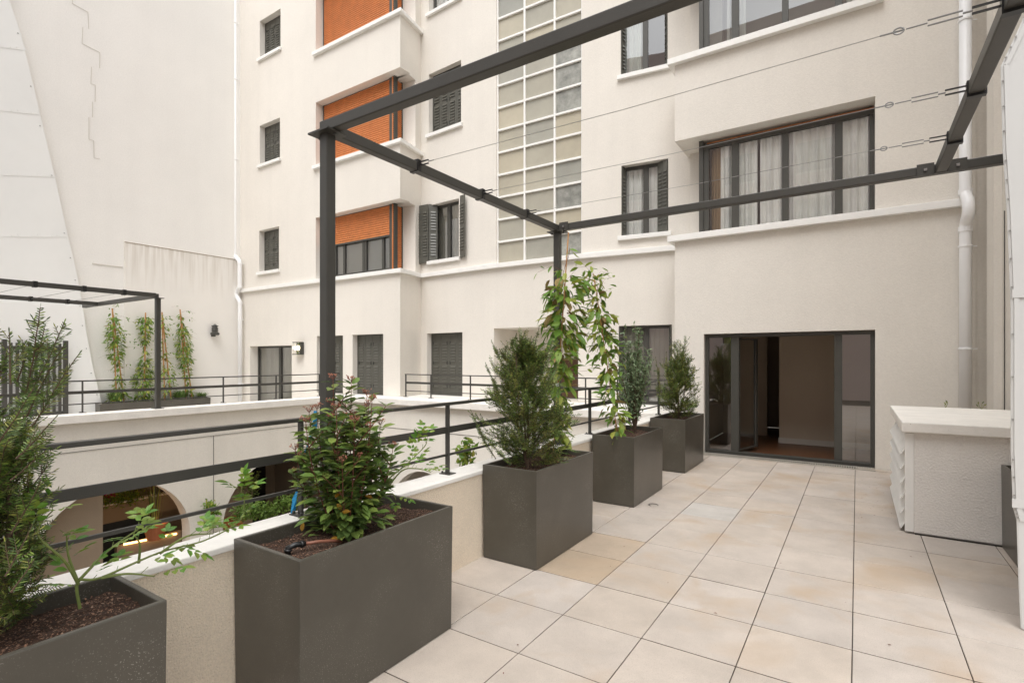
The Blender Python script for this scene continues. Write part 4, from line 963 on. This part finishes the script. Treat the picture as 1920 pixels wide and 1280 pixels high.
rose('young rose with long arching green stem reaching over the coping from the corner planter', [[pb0, yt(146, 1090, 1.8), yt(190, 1082, 1.82), yt(300, 1035, 2.0), yt(385, 1012, 2.2), yt(450, 975, 2.38), yt(458, 935, 2.4), yt(452, 925, 2.4)],
     [yt(147, 1095, 1.8), yt(120, 1050, 1.75), yt(70, 1000, 1.7), yt(100, 955, 1.75)], [yt(147, 1092, 1.8), yt(128, 1040, 1.8), yt(125, 1000, 1.8)], [yt(150, 1085, 1.8), yt(205, 1030, 1.9), yt(262, 990, 2.0)], [yt(190, 1083, 1.8), yt(240, 1075, 1.85), yt(290, 1080, 1.9)], [yt(300, 1037, 2.0), yt(350, 1005, 2.1), yt(400, 1000, 2.2)], [yt(260, 1055, 1.95), yt(262, 1020, 1.95), yt(250, 1000, 1.95)]])
rose('young rose shoot leaning right behind the red budded shrub', [[yt(705, 950, 2.95), yt(722, 905, 2.98), yt(760, 872, 3.05), yt(795, 838, 3.1), yt(800, 825, 3.1)], [yt(710, 940, 2.95), yt(750, 885, 3.0), yt(780, 878, 3.05), yt(808, 885, 3.08)], [yt(705, 945, 2.95), yt(705, 890, 3.0), yt(712, 855, 3.0)], [yt(715, 930, 2.95), yt(735, 925, 2.98), yt(742, 935, 2.98)]])
def climber(label, base, top, spec, leafL, nleaf, rad, group=None, mats=('climb', 'dryleaf'), tendrils=14, canes=1, dry=.12, leafW=.42, cr=.006, gapf=None, depthspan=None):
    t = thing('climbing_plant', label, 'climber', tuple(base), group); base, top = Vector(base), Vector(top); cn, fo, dr_, st = MB(), MB(), MB(), MB()
    for k in range(canes):
        off = Vector((0, (k-.5*(canes-1))*.16, 0)); cn.tube([base+off, base.lerp(top, .5)+off*.5, top+off*.05+Vector((0, 0, -.1*k))], cr, 6)
    prev = None; pts = []
    for k in range(60): tt = k/59; a = tt*26; c = base.lerp(top, tt*.93); pts.append(c+Vector((math.cos(a)*.022, math.sin(a)*.022, 0)))
    st.tube(pts, .0025, 4)
    for k in range(nleaf):
        tt = random.random()**.9; dens = spec(tt)
        if random.random() > dens: continue
        c = base.lerp(top, tt*.95); az = random.uniform(0, 6.28); r_ = rad*dens*random.random()**.6; p = c+Vector((math.cos(az)*r_, math.sin(az)*r_, random.uniform(-.03, .03)))
        d = Vector((math.cos(az), math.sin(az), random.uniform(-1.6, .5))); L_ = leafL*random.uniform(.6, 1.15)
        (dr_ if random.random() < dry else fo).leaf(p, d, Vector((0, 0, 1))+rv3(.5), L_, L_*leafW, .12, .2)
    for k in range(tendrils):
        tt = random.uniform(.3, 1); p = base.lerp(top, tt); az = random.uniform(0, 6.28); L_ = rad*random.uniform(.8, 1.9); e = p+Vector((math.cos(az)*L_, math.sin(az)*L_, random.uniform(-.15, .2)))
        m = p.lerp(e, .5)+Vector((0, 0, .06)); st.tube([p, m, e], .0012, 3)
        for q in (m, e, m.lerp(e, .5)):
            if random.random() < .7: fo.leaf(q, rv3()+Vector((0, 0, -.4)), rv3()+Vector((0, 0, 1)), leafL*.6, leafL*.25, .1, .1)
    cn.build('cane', 'bamboo', t, fix=False); st.build('stem', 'redstem', t, fix=False); fo.build('foliage', mats[0], t, fix=False)
    if dr_.v: dr_.build('dry_leaves', mats[1], t, fix=False)
    return t
def specA(t): return 1.0 if t > .45 and t < .86 else .42 if t < .45 else .5
climber('tall broad leaved climber on a cane beside the rear pergola post', yt(1037, 850, 4.78), yt(1066, 436, 4.88), lambda t: (.5 if t < .3 else .7 if t < .45 else 1.0 if t < .82 else .35 if t < .87 else 0), .150, 560, .17, 'climbers on canes in the near planters', dry=.13)
climber('thinner climber with bare tendrils on a leaning cane in the fourth planter', yt(1158, 815, 5.75), yt(1113, 514, 5.9), lambda t: (.75 if t < .3 else .6 if t < .5 else .95 if t < .8 else .4), .14, 400, .15, 'climbers on canes in the near planters', tendrils=46, dry=.08)
tg = thing('plant_tag', 'white paper tag hanging from the cane beside the rear pergola post', 'tag', tuple(yt(1040, 727, 4.75)))
mb = MB(); a = yt(1048, 724, 4.74); b = yt(1036, 727, 4.74); c = yt(1026, 737, 4.74); e = Vector((0, 0, .032)); d_ = Vector((.0, .001, 0))
mb.hexa([a, b, b+d_, a+d_, a+e, b+e, b+d_+e, a+d_+e]); mb.hexa([b, c, c+d_, b+d_, b+e, c+e, c+d_+e, b+d_+e]); mb.build('label_strip', 'paper', tg)
# small leaved shrub in planter 4
def smallshrub(label, base, height, rad):
    t = thing('small_leaved_shrub', label, 'shrub', tuple(base)); base = Vector(base); st, fo = MB(), MB()
    for b in range(38):
        az = random.uniform(0, 6.28); rr = rad*random.uniform(.1, 1); hh = height*(1-.5*(rr/rad)**1.6)*random.uniform(.6, .98)
        e = base+Vector((math.cos(az)*rr, math.sin(az)*rr, hh)); c = base+Vector((math.cos(az)*rr*.4, math.sin(az)*rr*.4, hh*.5)); pts = [base*(1-k/8)**2+c*2*(k/8)*(1-k/8)+e*(k/8)**2 for k in range(9)]
        st.tube(pts, [.008*(1-.09*k)*.7 for k in range(9)], 5)
        for k in range(72):
            tt = .25+.75*random.random()**.8; i = min(7, int(tt*8)); p = pts[i].lerp(pts[i+1], tt*8-i)+rv3(.045*(1.2-tt*.5)); L_ = random.uniform(.034, .056)
            fo.leaf(p, rv3()+Vector((0, 0, .5)), rv3()+Vector((0, 0, .8)), L_, L_*.38, .12, .05)
    st.build('stems', 'bark', t, fix=False); fo.build('foliage', 'olive', t, fix=False)
smallshrub('grey green small leaved upright shrub in the fourth planter, right of the thin climber', (-2.2, 6.0, .69), 1.50, .29)
# blue tape behind the shrub
bt = thing('blue_tape', 'bright blue plastic tape hanging behind the red budded shrub', 'tape', tuple(yt(560, 850, 2.95)))
mb = MB(); pp = [(591, 770), (590, 800), (575, 840), (563, 865), (566, 885), (560, 910), (552, 935), (549, 965), (548, 985)]
for k in range(len(pp)-1):
    a = yt(*pp[k], 2.98+.02*math.sin(k*2)); b = yt(*pp[k+1], 2.98+.02*math.sin(k*2+2)); wv = Vector((.014*math.cos(k*1.1), .014*math.sin(k*1.1), 0)); w2 = Vector((.014*math.cos(k*1.1+1.1), .014*math.sin(k*1.1+1.1), 0)); th_ = Vector((0, .0006, 0))
    mb.hexa([a-wv, a+wv, a+wv+th_, a-wv+th_, b-w2, b+w2, b+w2+th_, b-w2+th_])
mb.build('strip', 'blue', bt)
# far climbers in the trough
def mixspec(seed):
    ph = seed*1.7
    return lambda t: (.18+.82*abs(math.sin(t*4.1+ph))**1.5)*(1.05-.45*t)
XW = -15.52
for (xb, xt, yt_, lab, nl, cn_, sd) in ((226, 211, 578, 'leftmost far climber on crossed canes in the long trough', 900, 2, 1), (270, 273, 586, 'densest far climber, second in the long trough', 1100, 1, 2.2), (315, 304, 585, 'sparse far climber with bare orange canes right beside the far pergola post', 420, 2, 4), (355, 338, 580, 'rightmost far climber with trailing tips in the long trough', 950, 2, 5)):
    base = atX(xb, 752, XW); base.z = .42; top = atX(xt, yt_, XW)
    climber(lab, base, top, mixspec(sd), .12, int(nl*1.15), .25, 'far climbers in the long trough', canes=cn_, dry=.02, tendrils=22, cr=.017, leafW=.42, mats=('climb', 'dryleaf'))
def tuft(label, p, h, r, n, m='grass', grp='grasses in the long trough', name='grass_tuft', cat='grass'):
    t = thing(name, label, cat, tuple(p), grp); p = Vector(p); mb = MB()
    for k in range(n):
        az = random.uniform(0, 6.28); o = Vector((math.cos(az), math.sin(az), 0)); q = p+o*r*.3*random.random(); hh = h*random.uniform(.6, 1.1)
        a = q+o*r*.3+Vector((0, 0, hh*.7)); b = q+o*r*random.uniform(.5, 1.1)+Vector((0, 0, hh*random.uniform(.5, 1))); s_ = Vector((-o.y, o.x, 0))*.008; i = len(mb.v)
        mb.v += [tuple(q-s_), tuple(q+s_), tuple(a+s_), tuple(a-s_), tuple(b)]; mb.f += [(i, i+1, i+2, i+3), (i+3, i+2, i+4)]
    mb.build('blades', m, t, fix=False)
tuft('green grass tuft at the left end of the long trough', (XW, 5.55, .42), .42, .28, 240)
tuft('yellowish low tuft second from the left end of the long trough', (XW, 6.2, .42), .22, .16, 120)
tuft('grass tuft right of the far pergola post in the long trough', (XW, 7.05, .42), .34, .3, 200)
tuft('bright low grass tuft at the right end of the long trough', (XW, 7.6, .42), .25, .25, 160)
# far gate
gt = thing('metal_gate', 'dark metal bar gate behind the yew at the far left', 'gate', (-15.45, 3.6, .2), None)
ya, yb_ = atX(8, 700, -15.42).y, atX(123, 700, -15.42).y
for y in (ya, yb_): mb = MB(); mb.box(-15.46, -15.38, y-.04, y+.04, .2, 2.0); mb.build('post', 'metal', gt)
for z0_, z1_ in ((1.78, 1.86), (.30, .37)): mb = MB(); mb.box(-15.44, -15.40, ya+.04, yb_-.04, z0_, z1_); mb.build('rail', 'metal', gt)
mb = MB(); n = int((yb_-ya)/.105)
for k in range(1, n): y = ya+k*(yb_-ya)/n; mb.box(-15.43, -15.41, y-.028, y+.028, .24, 1.93)
mb.build('bars', 'metal', gt)
# lamps
bl = thing('bulkhead_lamp', 'grey caged bulkhead lamp on the party wall', 'lamp', tuple(atX(403, 620, -15.7)))
c = atX(403, 628, -15.62); mb = MB(); mb.lathe(tuple(c), [(.10, 0), (.12, .02), (.12, .06), (.09, .08)], 14); mb.box(-15.745, c.x-.06, c.y-.05, c.y+.05, c.z-.04, c.z+.05); mb.build('base', 'frame', bl)
mb = MB(); mb.lathe((c.x, c.y, c.z+.08), [(.075, 0), (.08, .1), (.06, .2), (.02, .24)], 14); mb.build('glass', 'shutter', bl)
mb = MB()
for z in (.12, .18, .25): mb.lathe((c.x, c.y, c.z+z), [(.088, 0), (.095, .012), (.088, .024)], 14)
mb.build('cage', 'black', bl)
wlm = thing('wall_lantern', 'lit rectangular glass wall lantern beside the far sliding window', 'lamp', tuple(L.P(L.S(563), -.1, 1.8)))
s_ = L.S(567); zc = L.Z(563, 653)
mb = MB(); mb.fbox(L, s_-.03, s_+.07, -.03, -.001, zc-.17, zc+.17); mb.fbox(L, s_-.22, s_+.08, -.16, -.031, zc+.15, zc+.175); mb.fbox(L, s_-.22, s_+.08, -.16, -.031, zc-.175, zc-.15); mb.fbox(L, s_+.05, s_+.08, -.12, -.031, zc-.15, zc+.15); mb.build('body', 'metal', wlm)
mb = MB(); q = L.P(s_-.07, -.09, zc-.05); mb.lathe(tuple(q), [(.02, 0), (.045, .04), (.045, .08), (.02, .12)], 12); mb.build('bulb', 'bulb', wlm)
mb = MB(); mb.fbox(L, s_-.21, s_+.045, -.15, -.04, zc-.149, zc+.149); mb.build('glass', 'glass', wlm)
# ------------------------------------------------------------------ courtyard planting seen through the arches
def pot(label, c, r, h): t = thing('terracotta_pot', label, 'pot', tuple(c)); mb = MB(); mb.lathe(tuple(c), [(r*.65, 0), (r*.95, h*.8), (r*1.05, h*.82), (r*1.05, h), (r*.9, h), (r*.85, h*.85)], 18); mb.build('pot', 'terra', t, smooth=False); return t
c = atX(291, 1010, -11.15); pot('terracotta pot with tall thin leaves in the left arch', c, .2, .30)
tuft('tall thin leaved plant in the terracotta pot of the left arch', c+Vector((0, 0, .28)), 1.0, .28, 26, 'yewold', None, 'potted_plant', 'plant')
c2 = atX(437, 1000, -11.1); pot('terracotta pot at the foot of the second arch', c2, .22, .32)
def bush(label, pts, r, n, m, L_=.06, name='bush', cat='bush', grp=None):
    t = thing(name, label, cat, tuple(pts[0]), grp); mb, st = MB(), MB()
    for p in pts:
        p = Vector(p)
        for k in range(6): st.tube([p+Vector((0, 0, -r)), p+rv3(r*.7)], .005, 4)
        for k in range(n):
            d = rv3(); q = p+d.normalized()*r*random.random()**.5; mb.leaf(q, rv3()+Vector((0, 0, .2)), rv3()+Vector((0, 0, 1)), L_*random.uniform(.6, 1.2), L_*.5, .1, .1)
    st.build('stems', 'greenstem', t, fix=False); mb.build('foliage', m, t, fix=False)
bush('green bedding plants above the planter wall inside the left arch', [atX(x, y, -12.8) for x, y in ((205, 936), (230, 932), (250, 930))], .22, 260, 'climb')
bush('pink flowers above the planter wall inside the left arch', [atX(200, 926, -12.75), atX(208, 925, -12.75)], .09, 120, 'pinkflower', .05, 'flowers', 'flowers')
bush('bright green shrubs at the foot of the second arch', [atX(x, y, -10.0) for x, y in ((455, 960), (480, 955), (505, 958), (530, 945), (555, 940))], .20, 330, 'bright', .07)
bush('small creeper on the courtyard wall between the two arches', [atX(x, y, -10.15) for x, y in ((395, 950), (400, 965), (392, 978))], .13, 70, 'climb', .09, 'creeper', 'creeper')
bush('climbing plant inside the second arch', [atX(x, y, -11.3) for x, y in ((468, 895), (470, 915), (465, 940))], .25, 90, 'vib', .07, 'creeper', 'creeper')
bush('sparse creeper showing between the railing and the bushy yew', [yt(x, y, 5.4) for x, y in ((876, 835), (874, 850), (872, 865))], .10, 34, 'climb', .09, 'creeper', 'creeper')
# ------------------------------------------------------------------ litter on the slabs
mb = MB(); c = atZ(1225, 946, .006); mb.tube([c+Vector((.05*math.cos(a), .05*math.sin(a), 0)) for a in [k*.5 for k in range(10)]], .003, 5); tag(mb.build('bent_wire', 'black'), 'small bent black wire lying on the slabs near the fourth planter', 'wire')
fd = MB()
for k in range(90):
    if k < 45: x, y = random.gauss(.18, .12), random.uniform(6.2, 8.3)
    else: x, y = random.uniform(-1.8, 1.0), random.uniform(1.5, 8.6)
    if x > .3 and y > 5.8: continue
    a = random.uniform(0, 6.28); q = random.uniform(.006, .022); fd.leaf(Vector((x, y, .003)), Vector((math.cos(a), math.sin(a), .1)), Vector((0, 0, 1)), q, q*.5)
tag(fd.build('leaf_litter', 'redstem', fix=False), 'scattered tiny dark leaf crumbs on the paving slabs', 'litter', kind='stuff')
# ------------------------------------------------------------------ opposite building (seen reflected in the panes)
ob = thing('opposite_building', 'dusty pink rendered building behind the camera, seen reflected in the upper windows', 'building', (-4, -14, 0))
OF = Fr((8, -14), (-16, -14)); ops = []
for i in range(6):
    for z in (2.5, 5.6, 8.7, 11.8, 14.9, 18): ops.append([1.5+i*3.8, 3.2+i*3.8, z, z+1.7, .2])
mb = MB(); panel(mb, OF, 0, 24, -3.2, 21, ops); mb.build('wall', 'pink', ob, fix=False)
for o in ops:
    mb = MB(); mb.fbox(OF, o[0], o[1], .2, .24, o[2], o[3]); wi = mb.build('window', 'shutter', ob); mb = MB(); mb.fbox(OF, o[0]-.08, o[1]+.08, -.08, -.002, o[2]-.1, o[2]); mb.build('sill', 'sill', wi)
